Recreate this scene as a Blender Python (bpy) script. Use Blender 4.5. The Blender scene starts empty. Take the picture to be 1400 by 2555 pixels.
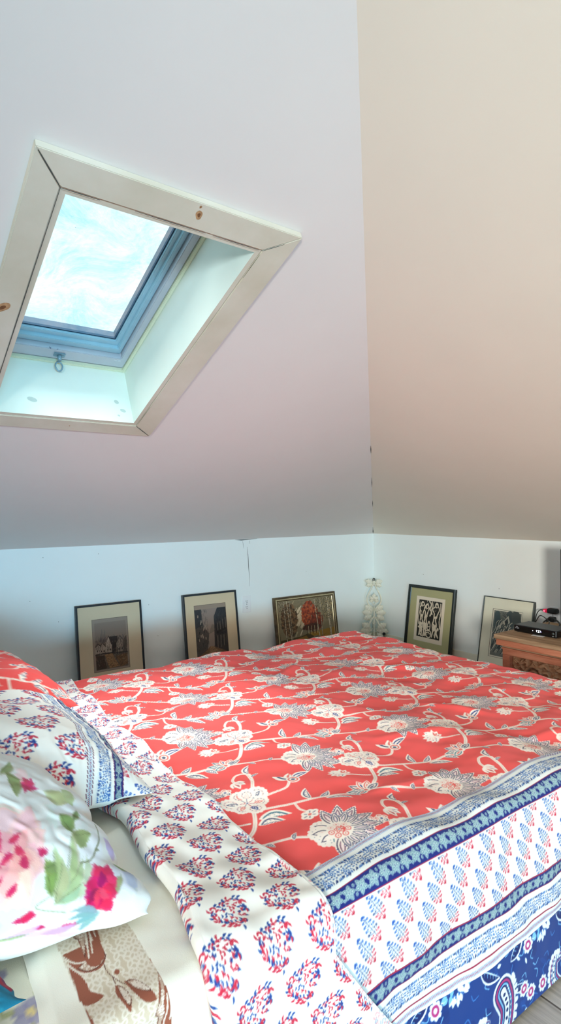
import bpy, bmesh, math, random
import numpy as np
from mathutils import Vector, Matrix

random.seed(7)
RNG = np.random.default_rng(11)
SC = bpy.context.scene
COL = SC.collection
PI = math.pi

# ------------------------------------------------------------------ helpers
def s2l(c):
    c = np.asarray(c, float)
    return np.where(c <= 0.04045, c / 12.92, ((c + 0.055) / 1.055) ** 2.4)

def rgb(r, g, b):
    return tuple(float(x) for x in s2l(np.array([r, g, b]) / 255.0)) + (1.0,)

def tag(o, label=None, cat=None, group=None, kind=None):
    if label: o['label'] = label
    if cat: o['category'] = cat
    if group: o['group'] = group
    if kind: o['kind'] = kind
    return o

def link(name, me, mats, parent=None, smooth=False):
    o = bpy.data.objects.new(name, me)
    COL.objects.link(o)
    for m in (mats if isinstance(mats, (list, tuple)) else [mats]):
        me.materials.append(m)
    if smooth:
        me.polygons.foreach_set('use_smooth', [True] * len(me.polygons))
    if parent is not None:
        o.parent = parent
    return o

def empty(name, loc=(0, 0, 0), rot=None):
    o = bpy.data.objects.new(name, None)
    COL.objects.link(o)
    o.empty_display_size = 0.05
    o.location = loc
    if rot is not None:
        o.rotation_euler = rot
    return o

def bm_obj(name, bm, mats, parent=None, smooth=False):
    me = bpy.data.meshes.new(name)
    bmesh.ops.recalc_face_normals(bm, faces=bm.faces)
    bm.to_mesh(me); bm.free()
    return link(name, me, mats, parent, smooth)

def add_box(bm, lo, hi, bevel=0.0, seg=2, mat=0, xf=None):
    c = [(a + b) / 2 for a, b in zip(lo, hi)]
    s = [b - a for a, b in zip(lo, hi)]
    r = bmesh.ops.create_cube(bm, size=1.0)
    vs = r['verts']
    for v in vs:
        v.co = Vector((v.co.x * s[0] + c[0], v.co.y * s[1] + c[1], v.co.z * s[2] + c[2]))
    fs = list({f for v in vs for f in v.link_faces})
    if bevel > 0:
        es = list({e for v in vs for e in v.link_edges})
        rb = bmesh.ops.bevel(bm, geom=es, offset=bevel, segments=seg, affect='EDGES', profile=0.5)
        fs = list(set(rb['faces']) | {f for v in rb['verts'] for f in v.link_faces} | {f for f in fs if f.is_valid})
    for f in fs:
        if f.is_valid:
            f.material_index = mat
    if xf is not None:
        for v in {v for f in fs if f.is_valid for v in f.verts}:
            v.co = xf @ v.co
    return fs

def add_tube(bm, pts, r, n=8, mat=0, caps=True, flat=1.0, closed=False):
    """tube along pts; r a number or list"""
    pts = [Vector(p) for p in pts]
    rs = r if isinstance(r, (list, tuple)) else [r] * len(pts)
    rings = []
    prev = None
    N = len(pts)
    for i, p in enumerate(pts):
        a = pts[i - 1] if (i > 0 or closed) else p
        b = pts[(i + 1) % N] if (i < N - 1 or closed) else p
        t = (b - a).normalized()
        if prev is None:
            ref = Vector((0, 0, 1)) if abs(t.z) < 0.9 else Vector((1, 0, 0))
            u = t.cross(ref).normalized()
        else:
            u = (prev - t * prev.dot(t)).normalized()
        prev = u
        w = t.cross(u)
        rings.append([bm.verts.new(p + (u * math.cos(2 * PI * k / n) + w * math.sin(2 * PI * k / n) * flat) * rs[i]) for k in range(n)])
    M = N if closed else N - 1
    for i in range(M):
        A = rings[i]; B = rings[(i + 1) % N]
        for k in range(n):
            f = bm.faces.new((A[k], A[(k + 1) % n], B[(k + 1) % n], B[k]))
            f.material_index = mat; f.smooth = True
    if caps and not closed:
        for R in (rings[0], rings[-1]):
            f = bm.faces.new(R); f.material_index = mat

def add_lathe(bm, prof, n=24, mat=0, xf=None):
    """profile list of (radius, z)"""
    rings = []
    for r, z in prof:
        rings.append([bm.verts.new((xf @ Vector((r * math.cos(2 * PI * k / n), r * math.sin(2 * PI * k / n), z))) if xf else
                                   Vector((r * math.cos(2 * PI * k / n), r * math.sin(2 * PI * k / n), z))) for k in range(n)])
    for A, B in zip(rings, rings[1:]):
        for k in range(n):
            f = bm.faces.new((A[k], A[(k + 1) % n], B[(k + 1) % n], B[k])); f.material_index = mat; f.smooth = True
    for R in (rings[0], rings[-1]):
        f = bm.faces.new(R); f.material_index = mat

def add_poly(bm, pts, mat=0):
    f = bm.faces.new([bm.verts.new(p) for p in pts]); f.material_index = mat
    return f

def add_prism(bm, pts, d, mat=0):
    """pts: closed loop of Vectors, d: extrusion Vector"""
    d = Vector(d)
    A = [bm.verts.new(Vector(p)) for p in pts]
    B = [bm.verts.new(Vector(p) + d) for p in pts]
    n = len(pts)
    for f in (bm.faces.new(A), bm.faces.new(B[::-1])):
        f.material_index = mat
    for i in range(n):
        f = bm.faces.new((A[i], B[i], B[(i + 1) % n], A[(i + 1) % n])); f.material_index = mat

def grid_mesh(name, XYZ, colors=None, closed_u=False, flip=False):
    """XYZ (n,m,3) array -> mesh, colors (n,m,3) in sRGB 0..1 -> 'print' attribute"""
    n, m = XYZ.shape[:2]
    me = bpy.data.meshes.new(name)
    V = np.ascontiguousarray(XYZ.reshape(-1, 3), dtype=np.float32)
    idx = np.arange(n * m).reshape(n, m)
    if closed_u:
        idx = np.vstack([idx, idx[:1]])
    a = idx[:-1, :-1].ravel(); b = idx[1:, :-1].ravel(); c = idx[1:, 1:].ravel(); d = idx[:-1, 1:].ravel()
    Q = np.stack([a, d, c, b] if flip else [a, b, c, d], 1).astype(np.int32)
    me.vertices.add(len(V)); me.vertices.foreach_set('co', V.ravel())
    me.loops.add(Q.size); me.loops.foreach_set('vertex_index', Q.ravel())
    me.polygons.add(len(Q))
    me.polygons.foreach_set('loop_start', np.arange(0, Q.size, 4, dtype=np.int32))
    me.polygons.foreach_set('use_smooth', np.ones(len(Q), dtype=bool))
    me.update(calc_edges=True)
    if colors is not None:
        at = me.color_attributes.new('print', 'FLOAT_COLOR', 'POINT')
        C = np.ones((n * m, 4), dtype=np.float32)
        C[:, :3] = s2l(np.clip(colors.reshape(-1, 3), 0, 1))
        at.data.foreach_set('color', C.ravel())
    return me

# smooth value noise made of random sine waves
class Waves:
    def __init__(self, seed, scale, n=14):
        r = np.random.default_rng(seed)
        ang = r.uniform(0, 2 * PI, n); k = 2 * PI / scale * r.uniform(0.5, 1.6, n)
        self.kx = k * np.cos(ang); self.ky = k * np.sin(ang); self.ph = r.uniform(0, 2 * PI, n)
        self.n = n
    def __call__(self, x, y):
        o = 0
        for a, b, p in zip(self.kx, self.ky, self.ph):
            o = o + np.sin(a * x + b * y + p)
        return o / math.sqrt(self.n)

# ------------------------------------------------------------------ materials
def new_mat(name):
    m = bpy.data.materials.new(name); m.use_nodes = True
    nt = m.node_tree
    return m, nt, nt.nodes['Principled BSDF']

def N(nt, t, **kw):
    n = nt.nodes.new(t)
    for k, v in kw.items():
        if k in n.inputs: n.inputs[k].default_value = v
        else: setattr(n, k, v)
    return n

def mat_plain(name, col, rough=0.5, metal=0.0, var=0.06, scale=30.0, bump=0.0, bscale=200.0, spec=0.5, coat=0.0):
    m, nt, b = new_mat(name)
    L = nt.links
    tc = N(nt, 'ShaderNodeTexCoord')
    no = N(nt, 'ShaderNodeTexNoise', Scale=scale, Detail=4.0)
    L.new(tc.outputs['Object'], no.inputs['Vector'])
    cr = N(nt, 'ShaderNodeValToRGB')
    c = np.array(col[:3])
    cr.color_ramp.elements[0].color = tuple(c * (1 - var)) + (1,)
    cr.color_ramp.elements[1].color = tuple(np.minimum(c * (1 + var), 1)) + (1,)
    cr.color_ramp.elements[0].position = 0.3; cr.color_ramp.elements[1].position = 0.7
    L.new(no.outputs['Fac'], cr.inputs['Fac'])
    L.new(cr.outputs['Color'], b.inputs['Base Color'])
    b.inputs['Roughness'].default_value = rough
    b.inputs['Metallic'].default_value = metal
    b.inputs['Specular IOR Level'].default_value = spec
    if coat: b.inputs['Coat Weight'].default_value = coat
    if bump:
        n2 = N(nt, 'ShaderNodeTexNoise', Scale=bscale, Detail=3.0)
        L.new(tc.outputs['Object'], n2.inputs['Vector'])
        bp = N(nt, 'ShaderNodeBump', Strength=bump, Distance=0.002)
        L.new(n2.outputs['Fac'], bp.inputs['Height'])
        L.new(bp.outputs['Normal'], b.inputs['Normal'])
    return m

def mat_print(name, rough=0.85, weave=0.25, sheen=0.15, wscale=900.0, spec=0.3):
    m, nt, b = new_mat(name)
    L = nt.links
    at = N(nt, 'ShaderNodeAttribute', attribute_name='print')
    L.new(at.outputs['Color'], b.inputs['Base Color'])
    b.inputs['Roughness'].default_value = rough
    b.inputs['Specular IOR Level'].default_value = spec
    if sheen:
        b.inputs['Sheen Weight'].default_value = sheen
    if weave:
        tc = N(nt, 'ShaderNodeTexCoord')
        no = N(nt, 'ShaderNodeTexNoise', Scale=wscale, Detail=2.0)
        L.new(tc.outputs['Object'], no.inputs['Vector'])
        bp = N(nt, 'ShaderNodeBump', Strength=weave, Distance=0.0006)
        L.new(no.outputs['Fac'], bp.inputs['Height'])
        L.new(bp.outputs['Normal'], b.inputs['Normal'])
    return m

def mat_emit(name, col, s):
    m, nt, b = new_mat(name)
    b.inputs['Base Color'].default_value = col
    b.inputs['Emission Color'].default_value = col
    b.inputs['Emission Strength'].default_value = s
    return m

def mat_wood(name, c1, c2, c3, rough=0.6, stretch=(2, 40, 40), knots=0.0, bump=0.15, scale=1.0):
    m, nt, b = new_mat(name)
    L = nt.links
    tc = N(nt, 'ShaderNodeTexCoord')
    mp = N(nt, 'ShaderNodeMapping'); mp.inputs['Scale'].default_value = stretch
    L.new(tc.outputs['Object'], mp.inputs['Vector'])
    no = N(nt, 'ShaderNodeTexNoise', Scale=scale, Detail=6.0, Roughness=0.6)
    L.new(mp.outputs['Vector'], no.inputs['Vector'])
    cr = N(nt, 'ShaderNodeValToRGB')
    e = cr.color_ramp.elements
    e[0].position = 0.3; e[0].color = c1
    e[1].position = 0.72; e[1].color = c3
    x = e.new(0.52); x.color = c2
    L.new(no.outputs['Fac'], cr.inputs['Fac'])
    L.new(cr.outputs['Color'], b.inputs['Base Color'])
    b.inputs['Roughness'].default_value = rough
    b.inputs['Specular IOR Level'].default_value = 0.3
    bp = N(nt, 'ShaderNodeBump', Strength=bump, Distance=0.002)
    L.new(no.outputs['Fac'], bp.inputs['Height'])
    L.new(bp.outputs['Normal'], b.inputs['Normal'])
    return m

# ------------------------------------------------------------------ printed patterns (rasterised by code)
class Canvas:
    """colour field w x h metres, y up; optional lattice (a along x, row step h shifted by sx)"""
    def __init__(s, w, h, res, bg, sx=None):
        s.w, s.h, s.res = w, h, res
        s.nx, s.ny = int(round(w / res)), int(round(h / res))
        s.C = np.empty((s.ny, s.nx, 3), np.float32); s.C[:] = np.array(bg) / 255.0
        s.sx = sx
    def _offs(s):
        if s.sx is None: return [(0, 0)]
        return [(i * s.w + j * s.sx, j * s.h) for j in (-1, 0, 1) for i in (-2, -1, 0, 1, 2)]
    def _win(s, lo, hi):
        x0 = max(0, int(lo[0] / s.res) - 1); x1 = min(s.nx, int(hi[0] / s.res) + 2)
        y0 = max(0, int(lo[1] / s.res) - 1); y1 = min(s.ny, int(hi[1] / s.res) + 2)
        return (x0, x1, y0, y1) if x1 > x0 and y1 > y0 else None
    def poly(s, pts, col, alpha=1.0):
        P0 = np.asarray(pts, float); col = np.array(col) / 255.0
        for ox, oy in s._offs():
            P = P0 + (ox, oy)
            w = s._win(P.min(0), P.max(0))
            if not w: continue
            x0, x1, y0, y1 = w
            X, Y = np.meshgrid((np.arange(x0, x1) + .5) * s.res, (np.arange(y0, y1) + .5) * s.res)
            ins = np.zeros(X.shape, bool)
            Q = np.roll(P, -1, 0)
            for (ax, ay), (bx, by) in zip(P, Q):
                if ay == by: continue
                ins ^= ((ay > Y) != (by > Y)) & (X < (bx - ax) * (Y - ay) / (by - ay) + ax)
            R = s.C[y0:y1, x0:x1]
            R[ins] = R[ins] * (1 - alpha) + col * alpha
    def stroke(s, pts, w, col, alpha=1.0):
        P0 = np.asarray(pts, float); col = np.array(col) / 255.0
        ws = np.broadcast_to(np.asarray(w, float), (len(P0),))
        for ox, oy in s._offs():
            P = P0 + (ox, oy)
            W = ws.max() / 2
            win = s._win(P.min(0) - W, P.max(0) + W)
            if not win: continue
            for k in range(len(P) - 1):
                a, b = P[k], P[k + 1]
                ww = max(ws[k], ws[k + 1]) / 2
                wi = s._win(np.minimum(a, b) - ww, np.maximum(a, b) + ww)
                if not wi: continue
                x0, x1, y0, y1 = wi
                X, Y = np.meshgrid((np.arange(x0, x1) + .5) * s.res, (np.arange(y0, y1) + .5) * s.res)
                d = b - a; L2 = d @ d + 1e-12
                t = np.clip(((X - a[0]) * d[0] + (Y - a[1]) * d[1]) / L2, 0, 1)
                r = (ws[k] * (1 - t) + ws[k + 1] * t) / 2
                ins = (X - a[0] - t * d[0]) ** 2 + (Y - a[1] - t * d[1]) ** 2 <= r * r
                R = s.C[y0:y1, x0:x1]
                R[ins] = R[ins] * (1 - alpha) + col * alpha
    def dot(s, c, r, col, alpha=1.0, ry=None, ang=0):
        t = np.linspace(0, 2 * PI, 15)[:-1]
        ry = r if ry is None else ry
        x, y = r * np.cos(t), ry * np.sin(t)
        s.poly(np.stack([c[0] + x * math.cos(ang) - y * math.sin(ang), c[1] + x * math.sin(ang) + y * math.cos(ang)], 1), col, alpha)
    def sample(s, x, y, blur=0.0):
        x = np.asarray(x, float); y = np.asarray(y, float)
        out = 0; k = 0
        offs = [(0, 0)] if blur == 0 else [(i * blur, j * blur) for i in (-.33, 0, .33) for j in (-.33, 0, .33)]
        for dx, dy in offs:
            X, Y = x + dx, y + dy
            if s.sx is not None:
                j = np.floor(Y / s.h); Y = Y - j * s.h; X = (X - j * s.sx) % s.w
            ix = np.clip((X / s.res).astype(int), 0, s.nx - 1); iy = np.clip((Y / s.res).astype(int), 0, s.ny - 1)
            out = out + s.C[iy, ix]; k += 1
        return out / k

def rot(pts, ang, c=(0, 0)):
    P = np.asarray(pts, float); ca, sa = math.cos(ang), math.sin(ang)
    return np.stack([c[0] + P[:, 0] * ca - P[:, 1] * sa, c[1] + P[:, 0] * sa + P[:, 1] * ca], 1)

def leaf(c, ang, L, w, bend=0.0, n=12, tip=1.0):
    t = np.linspace(0, 1, n)
    prof = np.sin(PI * t ** 0.85) ** 0.9 * w / 2
    y0 = bend * np.sin(PI * t) * L
    up = np.stack([t * L, y0 + prof], 1); dn = np.stack([t * L, y0 - prof], 1)[::-1]
    return rot(np.vstack([up, dn]), ang, c)

def curve(pts, n=10):
    """Catmull-Rom through pts"""
    P = np.asarray(pts, float)
    P = np.vstack([2 * P[0] - P[1], P, 2 * P[-1] - P[-2]])
    out = []
    for i in range(1, len(P) - 2):
        t = np.linspace(0, 1, n, endpoint=False)[:, None]
        a, b, c, d = P[i - 1], P[i], P[i + 1], P[i + 2]
        out.append(0.5 * ((2 * b) + (c - a) * t + (2 * a - 5 * b + 4 * c - d) * t ** 2 + (3 * b - a - 3 * c + d) * t ** 3))
    out.append(P[-2][None])
    return np.vstack(out)

CREAM = (250, 238, 224); GREY = (92, 96, 122); PINK = (232, 120, 110); NAVY = (48, 62, 128); TEAL = (70, 118, 134); PALE = (246, 214, 202)

def make_red():
    A, H, S = 0.352, 0.312, 0.165
    k = Canvas(A, H, 0.0005, (240, 86, 82), S)
    def stem(pts, w=0.0065):
        c = curve(pts); k.stroke(c, w + .0022, PALE); k.stroke(c, w, CREAM)
        k.stroke(c[2:-2] + (0.0, 0.0006), .0009, (226, 170, 150))
    def lf(c, ang, L, w, bend=0.1, core=GREY):
        k.poly(leaf(c, ang, L, w, bend), CREAM)
        k.poly(leaf((c[0] + math.cos(ang) * L * .1, c[1] + math.sin(ang) * L * .1), ang, L * .8, w * .66, bend), core)
        k.poly(leaf((c[0] + math.cos(ang) * L * .16, c[1] + math.sin(ang) * L * .16), ang, L * .66, w * .42, bend), CREAM)
        k.stroke([(c[0] + math.cos(ang) * L * t, c[1] + math.sin(ang) * L * t) for t in (.2, .7)], .0011, core)
        for t in (.3, .45, .6):
            p = np.array((c[0] + math.cos(ang) * L * t - math.sin(ang) * bend * L * math.sin(PI * t), c[1] + math.sin(ang) * L * t + math.cos(ang) * bend * L * math.sin(PI * t)))
            for sg in (1, -1):
                k.stroke([p, p + w * .22 * np.array((math.cos(ang + sg * .8), math.sin(ang + sg * .8)))], .0009, core)
    # --- stems first
    stem([(.112, -.066), (.142, -.045), (.168, -.008), (.182, .028)], .0068)                    # stem rising from the open flower
    stem([(.168, -.008), (.178, .034), (.158, .048), (.138, .032), (.132, .012)], .0052)           # ... and curling over to the hanging bud
    stem([(.175, .105), (.215, .083), (.262, .060), (.300, .035), (.335, .020)], .0055)         # tulip to the big flower
    stem([(.175, .105), (.228, .140), (.262, .190), (.277, .238)], .0075)                       # tulip up to the open flower
    stem([(-.10, .215), (-.05, .185), (.00, .165), (.07, .135), (.13, .118), (.165, .108)], .006)
    stem([(.00, .165), (-.005, .140), (.0, .118)], .004)
    stem([(.24, -.062), (.21, -.085), (.16, -.078), (.12, -.074)], .005)
    stem([(.177, .207), (.205, .180), (.235, .165)], .004)
    stem([(.035, .005), (.06, -.01), (.075, -.008)], .004)
    # --- leaves
    lf((.035, .150), 1.15, .052, .020, .12); lf((.055, .142), .35, .040, .017, -.1)
    lf((.060, .130), -.75, .062, .019, .10); lf((.11, .122), -1.0, .040, .015, .1)
    lf((.012, -.020), -.75, .058, .020, -.12)
    lf((-.095, .165), -.35, .075, .026, .16, TEAL)
    lf((.245, .150), -.3, .062, .024, .15); lf((.262, .050), .75, .028, .012)
    lf((.215, .083), -1.2, .026, .011)
    # --- feathery leafy flower K
    for i, a in enumerate(np.linspace(2.2, 3.9, 6)):
        k.poly(leaf((.185, .207), a, .046 - .005 * abs(i - 2.5), .017), CREAM)
        k.poly(leaf((.182, .207), a, .036 - .005 * abs(i - 2.5), .008), PALE)
        k.stroke([(.185 + .008 * math.cos(a), .207 + .008 * math.sin(a)), (.185 + .028 * math.cos(a), .207 + .028 * math.sin(a))], .001, GREY)
    for a in np.linspace(-.9, 1.0, 4):
        k.poly(leaf((.178, .207), a, .026, .014), CREAM); k.poly(leaf((.181, .207), a, .017, .006), PINK)
    # --- small blossom G
    for a in np.linspace(0, 2 * PI, 7)[:-1]:
        k.dot((-.004 + .013 * math.cos(a), .106 + .010 * math.sin(a)), .0085, CREAM)
    for a in np.linspace(0, 2 * PI, 7)[:-1]:
        k.stroke([(-.004 + .008 * math.cos(a), .106 + .006 * math.sin(a)), (-.004 + .015 * math.cos(a), .106 + .011 * math.sin(a))], .002, GREY)
    k.dot((-.004, .106), .004, PINK)
    # --- double blossom J
    for cx, cy in ((.063, .002), (.092, -.010)):
        for a in np.linspace(.1, 2 * PI, 6)[:-1]:
            k.dot((cx + .009 * math.cos(a), cy + .009 * math.sin(a)), .0075, CREAM)
            k.dot((cx + .010 * math.cos(a), cy + .010 * math.sin(a)), .0042, PINK if a < 3 else GREY)
            k.dot((cx + .009 * math.cos(a), cy + .009 * math.sin(a)), .0026, CREAM)
        k.dot((cx, cy), .003, NAVY)
    # --- hanging bud H and the curled leaf above it
    for a, L in ((-2.2, .030), (-1.7, .038), (-1.15, .034), (-.7, .026)):
        k.poly(leaf((.132, .016), a, L, .017), CREAM); k.poly(leaf((.132, .012), a, L * .72, .008), PINK if a < -1.5 else PALE)
        k.stroke([(.132 + .010 * math.cos(a), .012 + .010 * math.sin(a)), (.132 + .024 * math.cos(a), .012 + .024 * math.sin(a))], .0010, GREY)
    lf((.180, .030), .95, .046, .018, .18); lf((.176, .012), .1, .026, .010, .1)
    # --- bird bud E with wings
    for a, L, c_ in ((.15, .062, NAVY), (2.2, .050, GREY), (1.2, .036, PINK)):
        k.poly(leaf((.245, -.062), a, L, .024, .1), CREAM); k.poly(leaf((.248, -.061), a, L * .82, .014, .1), c_); k.poly(leaf((.250, -.060), a, L * .66, .007, .1), CREAM)
    for r_, c_ in ((.017, CREAM), (.013, PINK), (.009, CREAM), (.005, GREY)):
        k.dot((.246, -.066), r_, c_)
    # --- open flower B
    c = np.array((.112, -.072))
    def lobe(a, L, w, core, ring=PALE):
        o = c + .004 * np.array((math.cos(a), math.sin(a)))
        e = c + L * .62 * np.array((math.cos(a), math.sin(a)))
        for q in np.linspace(-1.9, 1.9, 9):                       # scalloped rim
            k.dot(e + np.array((math.cos(a + q) * L * .34, math.sin(a + q) * L * .34)), .0058, CREAM)
        k.poly(leaf(o, a, L, w), CREAM); k.dot(e, L * .34, CREAM)
        k.dot(e, L * .27, ring); k.dot(e, L * .20, CREAM)
        for q in np.linspace(0, 2 * PI, 10)[:-1]:
            k.dot(e + L * .235 * np.array((math.cos(q), math.sin(q))), .0012, GREY)
        k.poly(leaf(c + L * .34 * np.array((math.cos(a), math.sin(a))), a, L * .46, w * .34), core)
        k.poly(leaf(c + L * .40 * np.array((math.cos(a), math.sin(a))), a, L * .32, w * .18), CREAM)
        k.poly(leaf(c + L * .46 * np.array((math.cos(a), math.sin(a))), a, L * .18, w * .09), core)
    for a, L, w, core in ((2.9, .062, .034, GREY), (.35, .060, .034, GREY), (1.75, .046, .030, PINK), (1.05, .046, .030, PALE), (3.75, .046, .030, PINK), (-.45, .046, .030, PINK), (4.75, .052, .036, NAVY)):
        lobe(a, L, w, core)
    for a in np.linspace(.2, 2 * PI + .2, 8)[:-1]:
        k.stroke([c + .003 * np.array((math.cos(a), math.sin(a))), c + .017 * np.array((math.cos(a), math.sin(a)))], .0013, GREY if int(a * 3) % 2 else (190, 80, 90))
    k.dot(c, .0045, CREAM); k.dot(c, .0022, NAVY)
    # --- tulip D
    c = (.168, .108)
    for i, a in enumerate((2.75, 2.1, 1.45, .8, .2, 3.3)):
        L = (.052, .046, .042, .044, .046, .040)[i]
        k.poly(leaf(c, a, L, .024), CREAM)
        k.poly(leaf((c[0] + .004 * math.cos(a), c[1] + .004 * math.sin(a)), a, L * .85, .016), (TEAL, GREY, PINK, PINK, GREY, TEAL)[i])
        k.poly(leaf((c[0] + .007 * math.cos(a), c[1] + .007 * math.sin(a)), a, L * .68, .010), CREAM)
        k.poly(leaf((c[0] + .010 * math.cos(a), c[1] + .010 * math.sin(a)), a, L * .45, .005), (GREY, PINK, NAVY, PINK, GREY, PINK)[i])
    k.dot(c, .009, CREAM); k.dot((c[0] - .002, c[1] + .002), .005, PINK)
    # --- the big lotus flower A
    c = np.array((-.002, .016)); ax = -.42
    DKG = (84, 78, 98)
    for a, L in ((ax + 2.0, .046), (ax + 2.55, .058), (ax + 3.1, .062), (ax + 3.65, .056), (ax + 4.2, .046)):
        e = c + L * .66 * np.array((math.cos(a), math.sin(a)))
        for q in np.linspace(-1.6, 1.6, 7):
            k.dot(e + L * .30 * np.array((math.cos(a + q), math.sin(a + q))), .0062, CREAM)
        k.poly(leaf(c, a, L, L * .62), CREAM); k.dot(e, L * .30, CREAM)
        k.poly(leaf(c + L * .32 * np.array((math.cos(a), math.sin(a))), a, L * .58, L * .26), DKG if L > .05 else TEAL)
        k.poly(leaf(c + L * .36 * np.array((math.cos(a), math.sin(a))), a, L * .48, L * .17), CREAM)
        k.poly(leaf(c + L * .44 * np.array((math.cos(a), math.sin(a))), a, L * .30, L * .08), PALE)
        for q in np.linspace(-1.3, 1.3, 5): k.dot(e + L * .24 * np.array((math.cos(a + q), math.sin(a + q))), .0009, GREY)
    for lay, (na, L, w, sp) in enumerate(((9, .088, .031, 1.75), (8, .064, .024, 1.45))):
        for a in np.linspace(-sp, sp, na):
            o = c + .012 * np.array((math.cos(ax + a), math.sin(ax + a)))
            LL = L * (1 - .16 * abs(a) / sp)
            u_ = np.array((math.cos(ax + a), math.sin(ax + a)))
            k.poly(leaf(o, ax + a, LL, w), CREAM)
            k.poly(leaf(o + LL * .10 * u_, ax + a, LL * .84, w * .76), DKG)
            k.poly(leaf(o + LL * .13 * u_, ax + a, LL * .76, w * .58), CREAM)
            k.poly(leaf(o + LL * .26 * u_, ax + a, LL * .54, w * .38), (140, 104, 120) if lay == 0 else GREY)
            k.poly(leaf(o + LL * .30 * u_, ax + a, LL * .42, w * .20), (248, 226, 220))
            for t in (.60, .70, .80, .88):
                for sg in (-1, 1):
                    k.dot(o + LL * t * u_ + sg * w * .40 * math.sin(PI * min(1, t * 1.02)) ** .8 * np.array((-u_[1], u_[0])), .0012, NAVY)
    for a in np.linspace(0, 2 * PI, 10)[:-1]:
        k.dot(c + .021 * np.array((math.cos(a), math.sin(a))), .0085, CREAM)
    for a in np.linspace(.3, 2 * PI + .3, 8)[:-1]:
        q = c + .018 * np.array((math.cos(a), math.sin(a)))
        k.dot(q, .0068, PINK if int(a * 2) % 2 else PALE); k.dot(q, .0045, CREAM); k.dot(q, .0018, PINK)
    for a in np.linspace(0, 2 * PI, 6)[:-1]:
        k.dot(c + .0072 * np.array((math.cos(a), math.sin(a))), .0040, PINK); k.dot(c + .0072 * np.array((math.cos(a), math.sin(a))), .0018, CREAM)
    k.dot(c, .0035, CREAM); k.dot(c, .0016, GREY)
    return k

def paisley_motif(k, c, s, rng, tail, RED=(196, 40, 66), BLUE=(28, 66, 140)):
    """teardrop made of many little leaf strokes; s = body radius"""
    t = np.linspace(0, 1, 26)
    cl = np.stack([s * (1.75 - 1.9 * t), s * .55 * np.sin(PI * .9 * (1 - t)) * (1 - t)], 1)   # centre line from tail to body
    rad = s * np.clip(1.22 * t ** .62, .05, 1) * np.where(t > .8, np.sqrt(np.clip(1 - ((t - .8) / .22) ** 2, 0, 1)), 1)
    d = np.gradient(cl, axis=0); d /= np.linalg.norm(d, axis=1)[:, None]
    nrm = np.stack([-d[:, 1], d[:, 0]], 1)
    up, dn = cl + nrm * rad[:, None], cl - nrm * rad[:, None]
    out = rot(np.vstack([up, dn[::-1]]), tail, c)
    per = np.vstack([up, dn[::-1]])
    # outline leaves
    seg = np.linalg.norm(np.diff(per, axis=0, append=per[:1]), axis=1); cum = np.cumsum(seg)
    n = int(cum[-1] / (s * .17))
    for i in range(n):
        q = np.searchsorted(cum, cum[-1] * i / n); p = per[min(q, len(per) - 1)]
        tg = per[(q + 1) % len(per)] - per[q - 1]; ang = math.atan2(tg[1], tg[0]) + rng.uniform(.3, 1.0) * (1 if i % 2 else -1)
        col = BLUE if rng.random() < .55 else RED
        k.poly(rot(leaf(p, ang, s * .32, s * .130, .15, 6), tail, c), col)
    for lv in (.86,):
        up2, dn2 = cl + nrm * (rad * lv)[:, None], cl - nrm * (rad * lv)[:, None]
        pr = np.vstack([up2[3:-1], dn2[3:-1][::-1]])
        sg = np.linalg.norm(np.diff(pr, axis=0, append=pr[:1]), axis=1); cu = np.cumsum(sg)
        n = int(cu[-1] / (s * .20))
        for i in range(n):
            q = np.searchsorted(cu, cu[-1] * i / n); p = pr[min(q, len(pr) - 1)] + rng.normal(0, s * .03, 2)
            tg = pr[(q + 1) % len(pr)] - pr[q - 1]; ang = math.atan2(tg[1], tg[0]) + rng.uniform(-.9, .9)
            r = rng.random()
            col = RED if r < .62 else BLUE
            if rng.random() < .18:
                k.dot(rot([p], tail, c)[0], s * .085, col)
            else:
                k.poly(rot(leaf(p, ang, s * .26, s * .085, .2, 6), tail, c), col)
    # little leaves filling the inside, swirling round the middle
    pts = []
    for i in range(900):
        q = rng.integers(2, len(cl)); f = math.sqrt(rng.random()) * .80 * (1 if rng.random() < .5 else -1)
        pt = cl[q] + nrm[q] * rad[q] * f
        if all((pt[0] - o[0]) ** 2 + (pt[1] - o[1]) ** 2 > (s * .17) ** 2 for o in pts):
            pts.append(pt)
            ang = math.atan2(pt[1] - s * .05, pt[0]) + 1.57 + rng.uniform(-.8, .8)
            col = RED if rng.random() < .62 else BLUE
            k.poly(rot(leaf(pt, ang, s * .26, s * .105, .25, 6), tail, c), col)
            if rng.random() < .3: k.dot(rot([pt + s * .06], tail, c)[0], s * .05, col)

def make_paisley():
    # lattice p=(.043,-.068) q=(.052,.058)  ->  row vectors for a sheared cell
    p = np.array((.043, -.068)); q = np.array((.052, .058))
    A = np.hypot(*p)
    ang = math.atan2(p[1], p[0])
    ca, sa = math.cos(ang), math.sin(ang)
    qx, qy = q[0] * ca + q[1] * sa, -q[0] * sa + q[1] * ca
    k = Canvas(A, qy, 0.00035, (246, 243, 234), qx)
    rng = np.random.default_rng(5)
    paisley_motif(k, (.0, .01), .0285, rng, 2.52 - ang)
    k.ang = ang
    return k

def sample_paisley(k, x, y, blur=0.0):
    ca, sa = math.cos(k.ang), math.sin(k.ang)
    return k.sample(x * ca + y * sa, -x * sa + y * ca, blur)

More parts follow.
